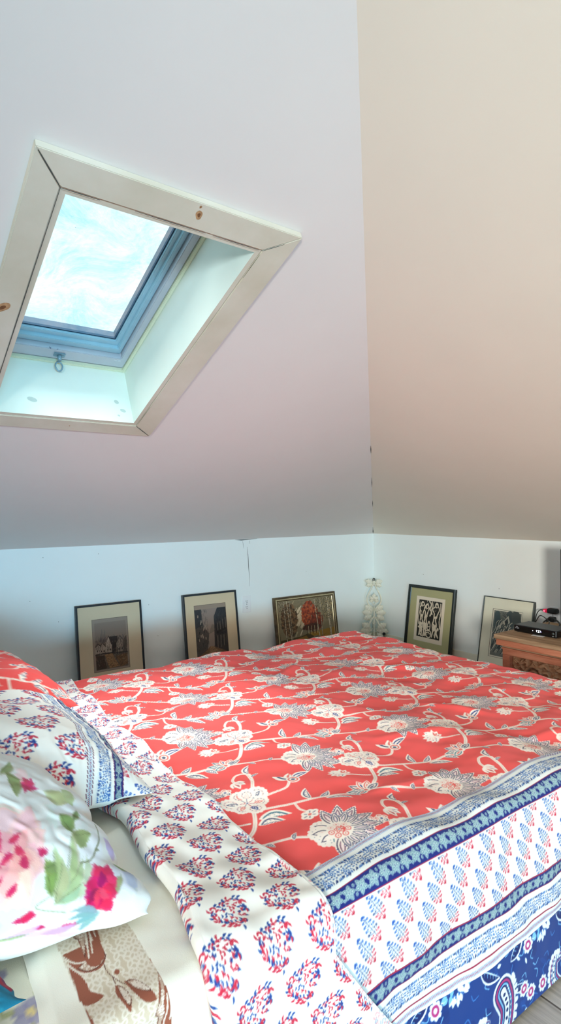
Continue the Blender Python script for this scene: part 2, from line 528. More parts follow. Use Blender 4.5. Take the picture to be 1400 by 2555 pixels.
def make_shrub():
    # tile in (along U, up the cloth); each row is shifted sideways
    k = Canvas(.082, .032, 0.0004, (230, 232, 226), .013)
    B1, B2, R = (40, 82, 160), (28, 48, 100), (186, 28, 54)
    base = np.array((.029, -.016)); top = np.array((-.008, .032))
    d = top - base; L = np.hypot(*d); d /= L; n = np.array((-d[1], d[0]))
    k.stroke([base, base + d * L * .9], .0011, B2)
    k.stroke([base - d * .004, base + d * L * .22], .0014, R)
    for t in np.linspace(.10, .92, 7):
        w = .0100 * math.sin(PI * min(1, (.10 + t * .90) ** .8)) + .001
        col = R if t < .3 else (B2 if t < .5 else B1)
        for sg in (-1, 1):
            m = base + d * L * (t - .05)
            e = base + d * L * (t + .05) + n * sg * w
            k.stroke(curve([m, m + (e - m) * .6 - d * .001, e], 4), .0008, col)
            k.dot(e, .0024, col); k.dot(e, .0008, (241, 242, 236))
            k.dot(m + (e - m) * .5 + d * .0035, .0016, col)
    k.dot(top, .0030, B1)
    for a in (.55, -.55):
        an = math.atan2(d[1], d[0]) + a
        k.poly(leaf(base - d * .003, an, .0085, .0030), R)
    return k

def make_lace():
    k = Canvas(.048, .046, 0.0004, (230, 234, 229), 0.0)
    B, D_ = (38, 92, 168), (30, 54, 108)
    rng = np.random.default_rng(3)
    for cx, cy_ in ((.012, .018), (.036, .028)):
        for r, n_, L, w in ((.0060, 7, .0056, .0030), (.0115, 11, .0062, .0026)):
            for a in np.linspace(0, 2 * PI, n_ + 1)[:-1]:
                p = (cx + r * math.cos(a), cy_ + r * math.sin(a))
                if .004 < p[1] < .042: k.poly(leaf(p, a + 1.2, L, w, .2, 6), B if rng.random() < .7 else D_)
        k.dot((cx, cy_), .0036, B); k.dot((cx, cy_), .0017, (238, 242, 238))
    for i in range(24):
        x = i * .002; y = .004 if i % 2 else .040
        k.poly(leaf((x, y), (1.3 if i % 2 else -1.3) + rng.uniform(-.5, .5), .0078, .0026, .2, 6), B if rng.random() < .6 else D_)
    return k

def make_darkband():
    k = Canvas(.056, .032, 0.0004, (22, 36, 108), 0.0)
    P, P2 = (150, 178, 178), (190, 206, 198)
    for n_, cx in enumerate((.014, .042)):
        for a in np.linspace(0, 2 * PI, 6)[:-1]:
            an = a + n_ * .5
            e = (cx + .0018 * math.cos(an), .016 + .0018 * math.sin(an))
            k.poly(leaf(e, an, .0128, .0095), P); k.poly(leaf((cx + .004 * math.cos(an), .016 + .004 * math.sin(an)), an, .0085, .0048), (70, 104, 130)); k.poly(leaf((cx + .005 * math.cos(an), .016 + .005 * math.sin(an)), an, .0062, .0024), P2)
        k.dot((cx, .016), .0026, P2); k.dot((cx, .016), .0012, (40, 60, 120))
    for cx in (.028, .0):
        for y in (.008, .024): k.dot((cx, y), .0030, P); k.dot((cx, y), .0014, (60, 90, 130))
    return k

def make_mini():
    k = Canvas(.012, .015, 0.0004, (226, 232, 232), 0.0)
    for x in (.002, .006, .010):
        k.stroke([(x - .002, .004), (x + .002, .011)], .0014, (60, 100, 160))
        k.dot((x, .0075), .0013, (150, 60, 90))
    return k

def make_navy():
    A, H, S = .30, .27, .15
    k = Canvas(A, H, .0006, (20, 58, 128), S)
    rng = np.random.default_rng(9)
    W, LB, MB, MG, DK = (226, 240, 248), (120, 186, 232), (52, 116, 190), (176, 52, 120), (12, 34, 96)
    for i in range(50):
        c = rng.uniform(0, (A, H)); 
        k.dot(c, rng.uniform(.006, .02), (26, 74, 152) if i % 2 else (14, 44, 110), .5, rng.uniform(.004, .012), rng.uniform(0, 3))
    def paisley(c, s, ang):
        cl = curve([(.0, -.055), (.034, -.03), (.040, .012), (.010, .046), (-.030, .036), (-.038, .006), (-.018, -.006)], 10)
        tt = np.linspace(0, 1, len(cl))
        ww = (.046 * (1 - tt) ** .7 + .010)
        for f, col in ((1.0, W), (.84, DK), (.74, MG), (.60, DK), (.52, LB), (.40, DK), (.26, W)):
            k.stroke(rot(cl * s, ang, c), ww * s * f, col)
        for i in range(2, len(cl) - 3, 3):
            k.dot(rot([cl[i] * s], ang, c)[0], ww[i] * s * .07, DK)
        for i in range(0, len(cl) - 4, 2):
            dd = cl[i + 1] - cl[i]; dd = dd / np.hypot(*dd); nn = np.array((dd[1], -dd[0]))
            k.dot(rot([(cl[i] + nn * ww[i] * .56) * s], ang, c)[0], .0052 * s, W)
            k.dot(rot([(cl[i] + nn * ww[i] * .22) * s], ang, c)[0], .0020 * s, W)
    def lf(c, a, L, w):
        k.poly(leaf(c, a, L, w, .1), W); k.poly(leaf((c[0] + .003 * math.cos(a), c[1] + .003 * math.sin(a)), a, L * .88, w * .7, .1), DK)
        for t in np.linspace(.2, .75, 5):
            p = np.array((c[0] + L * t * math.cos(a), c[1] + L * t * math.sin(a)))
            for sg in (-1, 1):
                k.stroke([p, p + w * .26 * np.array((math.cos(a + sg), math.sin(a + sg)))], .0013, LB)
    def cluster(c, R):
        for i in range(34):
            r = R * math.sqrt(rng.random()); a = rng.uniform(0, 2 * PI)
            p = (c[0] + r * math.cos(a), c[1] + r * math.sin(a))
            k.poly(leaf(p, a + rng.uniform(-.6, .6), .017, .010), W if i % 4 else LB)
        for i in range(16):
            r = R * math.sqrt(rng.random()); a = rng.uniform(0, 2 * PI)
            k.dot((c[0] + r * math.cos(a), c[1] + r * math.sin(a)), .0022, MB)
    def rosette(c):
        for a in np.linspace(0, 2 * PI, 9)[:-1]:
            k.dot((c[0] + .013 * math.cos(a), c[1] + .013 * math.sin(a)), .0052, W)
        k.dot(c, .0105, MG); k.dot(c, .005, W)
    for i in range(40):
        c = rng.uniform(0, (A, H)); a = rng.uniform(0, 2 * PI)
        k.stroke(curve([c, c + .014 * np.array((math.cos(a), math.sin(a))), c + .022 * np.array((math.cos(a + .7), math.sin(a + .7)))], 5), .0022, MB if i % 2 else LB)
    for i in range(26):
        c = rng.uniform(0, (A, H)); a = rng.uniform(0, 2 * PI)
        k.poly(leaf(c, a, .016, .007), LB if i % 3 else W)
    cluster((.155, .205), .036); cluster((.015, .150), .026); cluster((.20, .16), .022)
    lf((.10, .16), 2.0, .075, .026); lf((.225, .215), .5, .07, .024); lf((.03, .24), -.6, .07, .024); lf((.245, .10), 1.9, .06, .022); lf((.19, .03), .3, .06, .022)
    rosette((.235, .055)); rosette((.262, .075)); rosette((.10, .235)); rosette((.012, .08))
    paisley((.115, .075), 1.25, .5)
    return k

def make_leafstrip(w=.135, h=.40):
    """beige trellis strip with brown leaves; x across the strip, y along it"""
    GR, LT, BR, MID, DK = (204, 188, 164), (224, 214, 198), (146, 82, 60), (186, 158, 138), (96, 52, 40)
    k = Canvas(w, h, .0006, GR, 0.0)
    st = .030
    for i in range(-1, int(w / st) + 2):
        for j in range(-1, int(h / st) + 2):
            c = np.array(((i + .5 * (j % 2)) * st, j * st * .8))
            for a in (PI / 4, -PI / 4):
                k.dot(c, .0165, LT, 1, .0062, a)
            for a in (PI / 4, -PI / 4):
                k.dot(c + .0075 * np.array((math.cos(a), math.sin(a))), .0046, GR, 1, .0022, a); k.dot(c - .0075 * np.array((math.cos(a), math.sin(a))), .0046, GR, 1, .0022, a)
    def G(P):
        """cloth design units: ix right, iy down (about .6 mm) from the top left of the repeat"""
        P = np.asarray(P, float); x, y = P[:, 0] - 193, P[:, 1] - 2440
        return np.stack([(x - y * .45) / 211 * w, .229 - x * .000313 - y * .00081], 1)
    rr = np.random.default_rng(6)
    def body(P, col=BR, dots=None):
        Q = curve(np.vstack([np.asarray(P, float), [P[0]]]), 6)
        for dy in (0, 250, -250):
            k.poly(G(Q + (0, dy)), col)
    def speck(P):
        P = np.asarray(P, float); Q = curve(np.vstack([P, [P[0]]]), 6)
        body(P, DK); m = Q.mean(0); body(m + (P - m) * .90, MID)
        for i in range(110):
            t = rr.integers(0, len(Q)); f = rr.uniform(0, .80); q = m + (Q[t] - m) * f
            for dy in (0, 250, -250): k.dot(G([q + (0, dy)])[0], .0013, (228, 216, 202))
    def line(P, wd, col=DK):
        for dy in (0, 250, -250): k.stroke(G(curve(np.asarray(P, float), 8) + (0, dy)), wd, col)
    body([(168, 2378), (205, 2366), (245, 2356), (268, 2368), (272, 2384), (240, 2394), (200, 2396)])
    body([(172, 2384), (200, 2398), (240, 2392), (276, 2388), (262, 2412), (226, 2420), (196, 2408)], BR)
    speck([(204, 2410), (230, 2392), (262, 2376), (278, 2388), (258, 2410), (228, 2418)])
    line([(172, 2388), (200, 2398), (226, 2396), (246, 2382)], .0028, (226, 216, 202))
    body([(182, 2404), (206, 2420), (222, 2436), (234, 2456), (262, 2466), (240, 2480), (212, 2480), (196, 2440)])
    line([(182, 2402), (206, 2418), (222, 2424)], .0024, (226, 216, 202))
    line([(268, 2402), (276, 2420), (290, 2432), (308, 2444), (322, 2450)], .0012); line([(288, 2432), (294, 2446)], .0012)
    for dy in (0, 250, -250): k.dot(G([(300, 2422 + dy)])[0], .0046, BR)
    body([(292, 2448), (308, 2458), (324, 2480), (322, 2504), (304, 2486), (292, 2466)]); speck([(296, 2448), (312, 2456), (326, 2478), (320, 2494), (304, 2472)])
    body([(314, 2442), (336, 2440), (366, 2456), (388, 2480), (360, 2486), (336, 2470)]); speck([(318, 2442), (340, 2440), (364, 2454), (374, 2466), (344, 2462)])
    body([(400, 2420), (416, 2452), (440, 2500), (448, 2540), (452, 2575), (420, 2575), (404, 2530), (392, 2490)]); speck([(398, 2424), (408, 2450), (404, 2480), (416, 2520), (414, 2560), (402, 2520), (388, 2508), (398, 2470)])
    line([(414, 2470), (420, 2510), (424, 2560)], .0030, (226, 216, 202)); line([(424, 2480), (436, 2520)], .0022, (226, 216, 202))
    return k

PATS = {}
PATS['red'] = make_red(); PATS['pais'] = make_paisley(); PATS['shrub'] = make_shrub(); PATS['lace'] = make_lace()
PATS['dark'] = make_darkband(); PATS['mini'] = make_mini(); PATS['navy'] = make_navy()

def banded(U, s, blur):
    """border print: s metres beyond the red field"""
    out = np.empty(U.shape + (3,), np.float32); out[:] = np.array((230, 232, 226)) / 255
    def put(m, c): out[m] = c[m] if isinstance(c, np.ndarray) and c.ndim == 3 else np.array(c) / 255.0
    def S(k, y0): return k.sample(U % 50, s - y0, blur)
    mini = PATS['mini']
    put(s < .009, PATS['mini'].sample(U % mini.w, s + .003, blur))
    m = (s >= .013) & (s < .059); put(m, PATS['lace'].sample(U % .048, s - .013, blur))
    for a, b in ((.0615, .0635), (.0955, .0975), (.2565, .2585), (.2895, .2915), (.350, .3530)):
        put((s >= a) & (s < b), (150, 36, 70))
    m = (s >= .0635) & (s < .0955); put(m, PATS['dark'].sample(U % .056, s - .0635, blur))
    m = (s >= .0985) & (s < .2565); put(m, PATS['shrub'].sample(U, -(s - .0985), blur))
    m = (s >= .2585) & (s < .2895); put(m, PATS['dark'].sample(U % .056, s - .2585, blur))
    m = (s >= .300) & (s < .346); put(m, PATS['lace'].sample(U % .048, s - .300, blur))
    m = (s >= .356) & (s < .372); put(m, PATS['mini'].sample(U % mini.w, s - .3565, blur))
    m = s >= .374; put(m, PATS['navy'].sample(U - .945, s - .425, blur))
    return out

def duvet_print(U, t, blur):
    """U along the bed, t cross coordinate (V on top, continuing down the sides)"""
    red = PATS['red'].sample(U - .781, t - .867 + .02, blur)
    s = .810 - t
    b = banded(U, np.maximum(s, 0), blur)
    return np.where((s > 0)[..., None], b, red)
# pillow placement: centre, half axes (along the bed width, towards the foot), half thickness
PA = dict(c=(.265, 2.06, .555), ex=(.015, -.285, .0), ey=(.275, .0, -.030), T=.105)
PB = dict(c=(.280, 1.465, .548), ex=(.010, -.345, -.008), ey=(.244, .068, -.040), T=.112)
PC = dict(c=(.028, 1.150, .566), ex=(.05, -.240, -.062), ey=(.310, -.05, -.030), T=.140)
PD = dict(c=(-.010, .905, .476), ex=(.0, -.095, .0), ey=(.185, .0, .0), T=.036)

def bed_top(U):
    """height of the bedding the pillows rest on"""
    return .466 + .028 * np.clip((U - .385) / .03, 0, 1)

def make_watercolour():
    """cloth design units: ix to the right, iy downwards (about 1 mm)"""
    k = Canvas(.88, .74, .001, (229, 234, 232), None)
    rng = np.random.default_rng(17)
    def D(P):
        P = np.asarray(P, float); x, y = P[:, 0] - 45, P[:, 1] - 270
        return np.stack([.564 + .000714 * x - .000382 * y, .148 + .00019 * x - .00093 * y + np.maximum(y, 0) * (1.8e-6 * y - 5.5e-7 * np.maximum(x, -40))], 1)
    def wash(P, col, n=5, jit=7, al=.38, spread=25):
        P = curve(np.vstack([np.asarray(P, float), [P[0]]]), 6)
        for i in range(n):
            c = np.clip(np.array(col) + rng.normal(0, spread * .4, 3), 0, 255)
            sc = 1 - .07 * i
            m = P.mean(0); Q = m + (P - m) * sc + rng.normal(0, jit, P.shape) * .6 + rng.normal(0, jit * .5, 2)
            k.poly(D(Q), c, al)
    def petal(c, a, L, w, col, n=4, al=.42):
        wash(leaf(c, a, L, w, .1, 6), col, n, 3, al)
    def lf(c, a, L, w, col, vein=True):
        wash(leaf(c, a, L, w, .14, 7), col, 5, 2.2, .5, 18)
        if vein:
            k.stroke(D([(c[0] + L * t * math.cos(a), c[1] + L * t * math.sin(a)) for t in np.linspace(.05, .9, 6)]), .0012, np.array(col) * .72, .7)
    def line(P, w, col, al=.8): k.stroke(D(curve(P, 8)), w, col, al)
    # faint shadows of colour in the ground
    for P, c in (([(0, 380), (90, 330), (110, 430), (20, 480)], (214, 226, 220)), ([(130, 150), (220, 130), (240, 210), (150, 220)], (226, 234, 236)), ([(200, 230), (290, 240), (280, 300), (220, 300)], (226, 232, 240)),
                 ([(-200, 100), (-60, 80), (-40, 260), (-180, 300)], (232, 226, 232)), ([(300, 290), (372, 320), (360, 380), (300, 350)], (206, 214, 232))):
        wash(P, c, 4, 8, .3, 10)
    # pink peony
    for a, L, w, col in ((-2.6, 120, 90, (243, 196, 190)), (-1.9, 125, 95, (246, 208, 202)), (-1.2, 120, 80, (244, 202, 196)), (-.5, 95, 80, (245, 206, 198)), (.3, 95, 80, (242, 190, 186)), (1.0, 125, 90, (246, 210, 204)), (1.7, 130, 95, (243, 196, 192)), (2.4, 130, 90, (240, 186, 186)), (3.1, 120, 90, (246, 205, 200))):
        petal((35, 268), a, L, w, col, 5, .5)
    for a, L, w, col in ((-2.2, 70, 46, (236, 160, 164)), (-1.0, 66, 40, (238, 172, 170)), (.2, 60, 44, (234, 156, 160)), (1.3, 84, 44, (240, 176, 176)), (2.3, 80, 46, (232, 150, 160))):
        petal((35, 268), a, L, w, col, 4, .4)
    for c, a, L, w in (((45, 250), .6, 26, 14), ((28, 240), -.5, 30, 13), ((60, 268), 1.0, 32, 18), ((40, 262), 2.6, 34, 12), ((20, 300), 2.0, 30, 16), ((44, 340), -1.0, 24, 18), ((2, 212), 1.4, 44, 16), ((100, 262), .3, 26, 14)):
        petal(c, a, L, w, (206, 48, 92), 4, .6)
    # crimson splash with a pale smear above
    wash([(40, 20), (70, 30), (85, 80), (60, 90), (45, 60)], (246, 214, 214), 4, 6, .35)
    for a in np.linspace(-2.9, 2.7, 8):
        petal((76, 88), a, rng.uniform(20, 36), 13, (204, 46, 96), 3, .55)
    # big olive leaves
    lf((44, 132), -1.95, 100, 36, (142, 158, 98)); lf((-6, 60), -1.2, 70, 30, (150, 164, 108))
    lf((122, 105), .25, 96, 42, (182, 192, 146), False); lf((205, 150), -2.2, 60, 30, (176, 188, 134), False)
    lf((196, 232), -2.15, 66, 38, (128, 150, 84)); lf((192, 240), -.12, 62, 46, (146, 166, 102)); lf((200, 200), -1.2, 40, 22, (122, 144, 90))
    lf((150, 360), -1.95, 84, 42, (120, 144, 84)); lf((120, 300), -.2, 40, 26, (128, 150, 92))
    for a, L, w in ((-1.35, 150, 30), (-1.75, 120, 22), (-.95, 110, 24), (-.6, 86, 20), (-1.55, 90, 34)):
        lf((160, 376), a, L, w, (170, 188, 140), True)
    lf((214, 372), -1.4, 92, 30, (184, 200, 170), False)
    line([(276, 200), (280, 240), (262, 270), (240, 292), (214, 298)], .0022, (110, 118, 84)); line([(262, 270), (274, 266)], .0018, (110, 118, 84))
    line([(190, 400), (120, 380), (150, 350), (166, 300)], .0016, (150, 162, 120), .6)
    # lilac and slate touches on the right
    wash([(298, 232), (338, 240), (344, 276), (312, 270)], (196, 182, 222), 4, 5, .45); wash([(330, 300), (372, 310), (362, 372), (338, 356)], (180, 190, 218), 4, 5, .45)
    lf((318, 290), .35, 56, 24, (132, 158, 116)); lf((322, 330), 1.9, 50, 26, (150, 160, 116), False)
    # crimson rose
    for a, L, w, col in ((-1.9, 52, 44, (214, 36, 88)), (-1.1, 54, 42, (206, 30, 82)), (-.3, 46, 46, (222, 46, 98)), (.5, 48, 44, (210, 30, 84)), (1.2, 66, 44, (226, 40, 84)), (1.9, 72, 40, (196, 24, 86)), (2.7, 44, 42, (190, 26, 90)), (3.4, 44, 38, (212, 40, 96))):
        petal((266, 350), a, L, w, col, 5, .6)
    for a, L, w, col in ((-1.5, 34, 22, (150, 26, 84)), (.9, 40, 18, (236, 70, 112)), (2.2, 40, 20, (146, 22, 82)), (1.7, 50, 14, (230, 56, 90))):
        petal((262, 350), a, L, w, col, 4, .5)
    for a in (1.9, 2.4, 2.9, 3.3):
        lf((262, 408), a, 62, 18, (126, 168, 170), False)
    # crimson scraps
    for c, a, L, w in (((84, 412), -.35, 46, 22), ((112, 384), 1.4, 40, 22), ((140, 438), .2, 26, 16), ((-20, 360), .6, 54, 40), ((-30, 420), .2, 66, 44), ((6, 436), .5, 34, 30), ((196, 446), -.4, 30, 20)):
        petal(c, a, L, w, (204, 38, 88), 4, .6)
    # lilac and pink flower along the lower seam
    for c, a, L, w, col in (((100, 490), -.9, 80, 40, (214, 178, 214)), ((130, 490), -.55, 90, 46, (226, 190, 210)), ((150, 500), -.3, 110, 40, (246, 200, 196)), ((200, 490), -.2, 100, 44, (246, 192, 190)), ((170, 480), -.7, 70, 36, (206, 164, 208)), ((110, 510), .1, 90, 34, (240, 196, 200))):
        petal(c, a, L, w, col, 5, .5)
    lf((60, 400), 1.6, 60, 40, (196, 208, 192), False); lf((66, 500), -.35, 90, 26, (166, 188, 136)); lf((-40, 480), .1, 120, 34, (176, 192, 160), False)
    # a few more flowers on the part that lies out of sight
    for cx, cy_ in ((-220, 120), (-330, 330), (-150, -120), (60, -170), (-320, -60)):
        for a in np.linspace(0, 6, 7): petal((cx, cy_), a, 80, 60, (242, 192, 190), 3, .45)
        for a in np.linspace(.5, 6, 4): petal((cx, cy_), a, 34, 20, (206, 48, 92), 3, .5)
        lf((cx + 60, cy_ + 50), .6, 80, 36, (146, 164, 104))
    return k
# ------------------------------------------------------------------ camera
H = 1.12
cam = bpy.data.cameras.new('camera'); cam_o = bpy.data.objects.new('camera', cam); COL.objects.link(cam_o)
cam.sensor_fit = 'VERTICAL'; cam.sensor_height = 36.0; cam.lens = 1448.7 * 36.0 / 2555.0
cam.clip_start = 0.02; cam.clip_end = 100
YAW, PIT, ROL = 0.93421, 0.006524, -0.006251
cy, sy = math.cos(YAW), math.sin(YAW)
M0 = Matrix(((sy, -cy, 0), (0, 0, -1), (cy, sy, 0)))
Rx = Matrix(((1, 0, 0), (0, math.cos(PIT), -math.sin(PIT)), (0, math.sin(PIT), math.cos(PIT))))
Rz = Matrix(((math.cos(ROL), -math.sin(ROL), 0), (math.sin(ROL), math.cos(ROL), 0), (0, 0, 1)))
W2C = Rz @ Rx @ M0
R = W2C.transposed()
Rb = Matrix((R.col[0], -R.col[1], -R.col[2])).transposed()
cam_o.matrix_world = Matrix.Translation((0, 0, H)) @ Rb.to_4x4()
SC.camera = cam_o

# ------------------------------------------------------------------ the room (a hipped attic)
UC, VC, ZK = 3.429, 3.3626, 0.9091      # corner of the two knee walls, height of the knee wall
CL, CR = 2.342, 2.42                    # run per metre of rise: left slope, right slope
U0 = -1.7                               # gable wall behind the bed head
ZR = 2.60                               # ridge
VR = VC - CL * (ZR - ZK); UA = UC - CR * (ZR - ZK)
VB = VR - CL * (ZR - ZK)

M_SLOPE = mat_plain('warm_white_ceiling_paint', rgb(233, 226, 222), rough=0.75, var=0.012, scale=3.0, bump=0.10, bscale=35.0, spec=0.2)
M_SLOPE2 = mat_plain('cream_ceiling_paint', rgb(238, 229, 215), rough=0.75, var=0.012, scale=3.0, bump=0.10, bscale=35.0, spec=0.2)
M_KNEE = mat_plain('cool_white_wall_paint', rgb(238, 247, 246), rough=0.6, var=0.012, scale=4.0, bump=0.08, bscale=40.0, spec=0.3)
M_CRACK = mat_plain('crack_dark', rgb(70, 76, 74), rough=1.0)  # flat dark colour for cracks, nail marks and mitre gaps
M_BASE = mat_plain('cream_skirting_paint', rgb(232, 232, 214), rough=0.5, var=0.02)
M_PINE = mat_wood('whitewashed_pine', rgb(206, 198, 178), rgb(216, 209, 192), rgb(224, 218, 204), rough=0.6, stretch=(3, 3, 3), bump=0.03, scale=1.2)
M_KNOT = mat_plain('pine_knot', rgb(186, 146, 106), rough=0.6, var=0.25, scale=90)
M_KNOT2 = mat_plain('pine_knot_core', rgb(120, 78, 48), rough=0.6, var=0.2, scale=90)
M_LINING = mat_plain('white_reveal_paint', rgb(226, 236, 226), rough=0.5, var=0.02, scale=8)
M_LKNOT = mat_plain('painted_over_knot', rgb(186, 200, 192), rough=0.5, var=0.05, scale=60)

def O(u, s, t=0.0):
    """point on the left slope: u along the wall, s up the slope from the knee wall, t outward through the roof"""
    k = math.hypot(1, CL)
    return Vector((u, VC - CL / k * s + t / k, ZK + s / k + t * CL / k))

# floor : whitewashed planks
def make_floor():
    m, nt, b = new_mat('grey_whitewashed_planks'); L = nt.links
    tc = N(nt, 'ShaderNodeTexCoord')
    mp = N(nt, 'ShaderNodeMapping'); mp.inputs['Scale'].default_value = (1, 1, 1); mp.inputs['Rotation'].default_value = (0, 0, PI / 2)
    L.new(tc.outputs['Object'], mp.inputs['Vector'])
    br = N(nt, 'ShaderNodeTexBrick', Scale=1.0)
    br.inputs['Color1'].default_value = rgb(186, 180, 168); br.inputs['Color2'].default_value = rgb(198, 192, 182); br.inputs['Mortar'].default_value = rgb(96, 88, 80)
    br.inputs['Mortar Size'].default_value = .0025; br.inputs['Brick Width'].default_value = 1.6; br.inputs['Row Height'].default_value = .14
    L.new(mp.outputs['Vector'], br.inputs['Vector'])
    m2 = N(nt, 'ShaderNodeMapping'); m2.inputs['Scale'].default_value = (90, 4, 1)
    L.new(tc.outputs['Object'], m2.inputs['Vector'])
    no = N(nt, 'ShaderNodeTexNoise', Scale=1.0, Detail=6.0, Roughness=.65); L.new(m2.outputs['Vector'], no.inputs['Vector'])
    cr = N(nt, 'ShaderNodeValToRGB'); cr.color_ramp.elements[0].position = .35; cr.color_ramp.elements[0].color = (.45, .43, .41, 1); cr.color_ramp.elements[1].position = .6; cr.color_ramp.elements[1].color = (1, 1, 1, 1)
    L.new(no.outputs['Fac'], cr.inputs['Fac'])
    mx = N(nt, 'ShaderNodeMix', data_type='RGBA', blend_type='MULTIPLY'); mx.inputs['Factor'].default_value = .55
    L.new(br.outputs['Color'], mx.inputs['A']); L.new(cr.outputs['Color'], mx.inputs['B'])
    L.new(mx.outputs['Result'], b.inputs['Base Color']); b.inputs['Roughness'].default_value = .55
    bm = bmesh.new(); add_box(bm, (U0 - .1, VB - .1, -.12), (UC + .1, VC + .1, 0.0))
    tag(bm_obj('floor', bm, m), kind='structure')
make_floor()

def crack_strip(bm, pts, n, mat=1, off=.0006):
    """thin dark hairline lying on a wall; pts (point, width) list, n wall normal"""
    n = Vector(n); L_, R_ = [], []
    for i, (p, w) in enumerate(pts):
        p = Vector(p)
        a = Vector(pts[max(0, i - 1)][0]); b = Vector(pts[min(len(pts) - 1, i + 1)][0])
        sd = (b - a).cross(n).normalized() * w / 2
        L_.append(bm.verts.new(p + sd + n * off)); R_.append(bm.verts.new(p - sd + n * off))
    for i in range(len(pts) - 1):
        f = bm.faces.new((L_[i], R_[i], R_[i + 1], L_[i + 1])); f.material_index = mat

# knee walls
bm = bmesh.new()
add_box(bm, (U0 - .1, VC, -.1), (UC + .12, VC + .1, ZK + .012))
nv = (0, -1, 0)
crack_strip(bm, [((2.196, VC, .855), .001), ((2.203, VC, .80), .0035), ((2.208, VC, .72), .004), ((2.213, VC, .64), .002), ((2.216, VC, .58), .001)], nv)
crack_strip(bm, [((2.160, VC, .895), .001), ((2.164, VC, .875), .002), ((2.169, VC, .845), .001)], nv)
crack_strip(bm, [((2.217, VC, .897), .002), ((2.220, VC, .875), .001)], nv)
crack_strip(bm, [((2.10, VC, .9065), .001), ((2.15, VC, .9035), .006), ((2.20, VC, .905), .004), ((2.28, VC, .9085), .001)], nv)
for u, z in ((.85, .855), (1.16, .86), (.78, .62), (.93, .49), (1.47, .53), (1.53, .33), (2.72, .65)):
    crack_strip(bm, [((u, VC, z - .0018), .003), ((u, VC, z + .0018), .003)], nv)
tag(bm_obj('wall_left', bm, [M_KNEE, M_CRACK]), kind='structure')
bm = bmesh.new()
add_box(bm, (UC, VB - .1, -.1), (UC + .1, VC, ZK + .012))
for v, z in ((2.22, .58), (2.85, .62)):
    crack_strip(bm, [((UC, v, z - .002), .004), ((UC, v, z + .002), .004)], (-1, 0, 0))
tag(bm_obj('wall_right', bm, [M_KNEE, M_CRACK]), kind='structure')
bm = bmesh.new(); add_box(bm, (U0 - .1, VB - .1, -.1), (UC + .1, VB, ZK + .012))
tag(bm_obj('wall_back', bm, M_KNEE), kind='structure')
bm = bmesh.new()
add_prism(bm, [(U0, VB - .1, -.1), (U0, VC + .1, -.1), (U0, VC + .1, ZK + .1), (U0, VR, ZR + .15), (U0, VB - .1, ZK + .1)], (-.1, 0, 0))
tag(bm_obj('wall_front', bm, M_SLOPE), kind='structure')
# skirtings
bm = bmesh.new(); add_box(bm, (UC - .014, VB, 0), (UC, VC - .014, .112), .003)
tag(bm_obj('baseboard_right', bm, M_BASE), kind='structure')
bm = bmesh.new(); add_box(bm, (U0, VC - .014, 0), (UC, VC, .112), .003)
tag(bm_obj('baseboard_left', bm, M_BASE), kind='structure')

# sloping ceilings (left one has the skylight hole)
HU0, HU1, HS0, HS1 = .356, .868, 1.378, 2.292
kL = math.hypot(1, CL); SR = (ZR - ZK) * kL
bm = bmesh.new()
def P3(u, s): return bm.verts.new(O(u, s))
e1 = U0 - .1
# outline points of the slope: eave, hip, ridge
def hip(s): return UC - CR * s / kL
xs = [e1, HU0, HU1]
q = [P3(e1, 0), P3(UC, 0), P3(hip(HS0), HS0), P3(HU1, HS0), P3(HU0, HS0), P3(e1, HS0)]
bm.faces.new(q)
bm.faces.new([P3(e1, HS0), P3(HU0, HS0), P3(HU0, HS1), P3(e1, HS1)])
bm.faces.new([P3(HU1, HS0), P3(hip(HS0), HS0), P3(hip(HS1), HS1), P3(HU1, HS1)])
bm.faces.new([P3(e1, HS1), P3(HU0, HS1), P3(HU1, HS1), P3(hip(HS1), HS1), P3(hip(SR), SR), P3(e1, SR)])
bmesh.ops.remove_doubles(bm, verts=bm.verts, dist=1e-4)
nL = Vector((0, -1 / kL, -CL / kL))
crack_strip(bm, [((UC - CR * z - .004, VC - CL * z, ZK + z), w) for z, w in ((.0, .001), (.02, .008), (.04, .003), (.06, .001))], nL, mat=1)
for z0, z1 in ((.22, .26), (.34, .39), (.50, .53)):
    crack_strip(bm, [((UC - CR * z, VC - CL * z, ZK + z), w) for z, w in ((z0, .001), ((z0 + z1) / 2, .004), (z1, .001))], nL, mat=1, off=.002)
tag(bm_obj('ceiling_left', bm, [M_SLOPE, M_CRACK]), kind='structure')
bm = bmesh.new()
add_poly(bm, [(UC, VC, ZK), (UA, VR, ZR), (UC, VB, ZK)])
tag(bm_obj('ceiling_right', bm, M_SLOPE2), kind='structure')
bm = bmesh.new()
add_poly(bm, [(UC, VB, ZK), (UA, VR, ZR), (e1, VR, ZR), (e1, VB, ZK)])
tag(bm_obj('ceiling_back', bm, M_SLOPE), kind='structure')

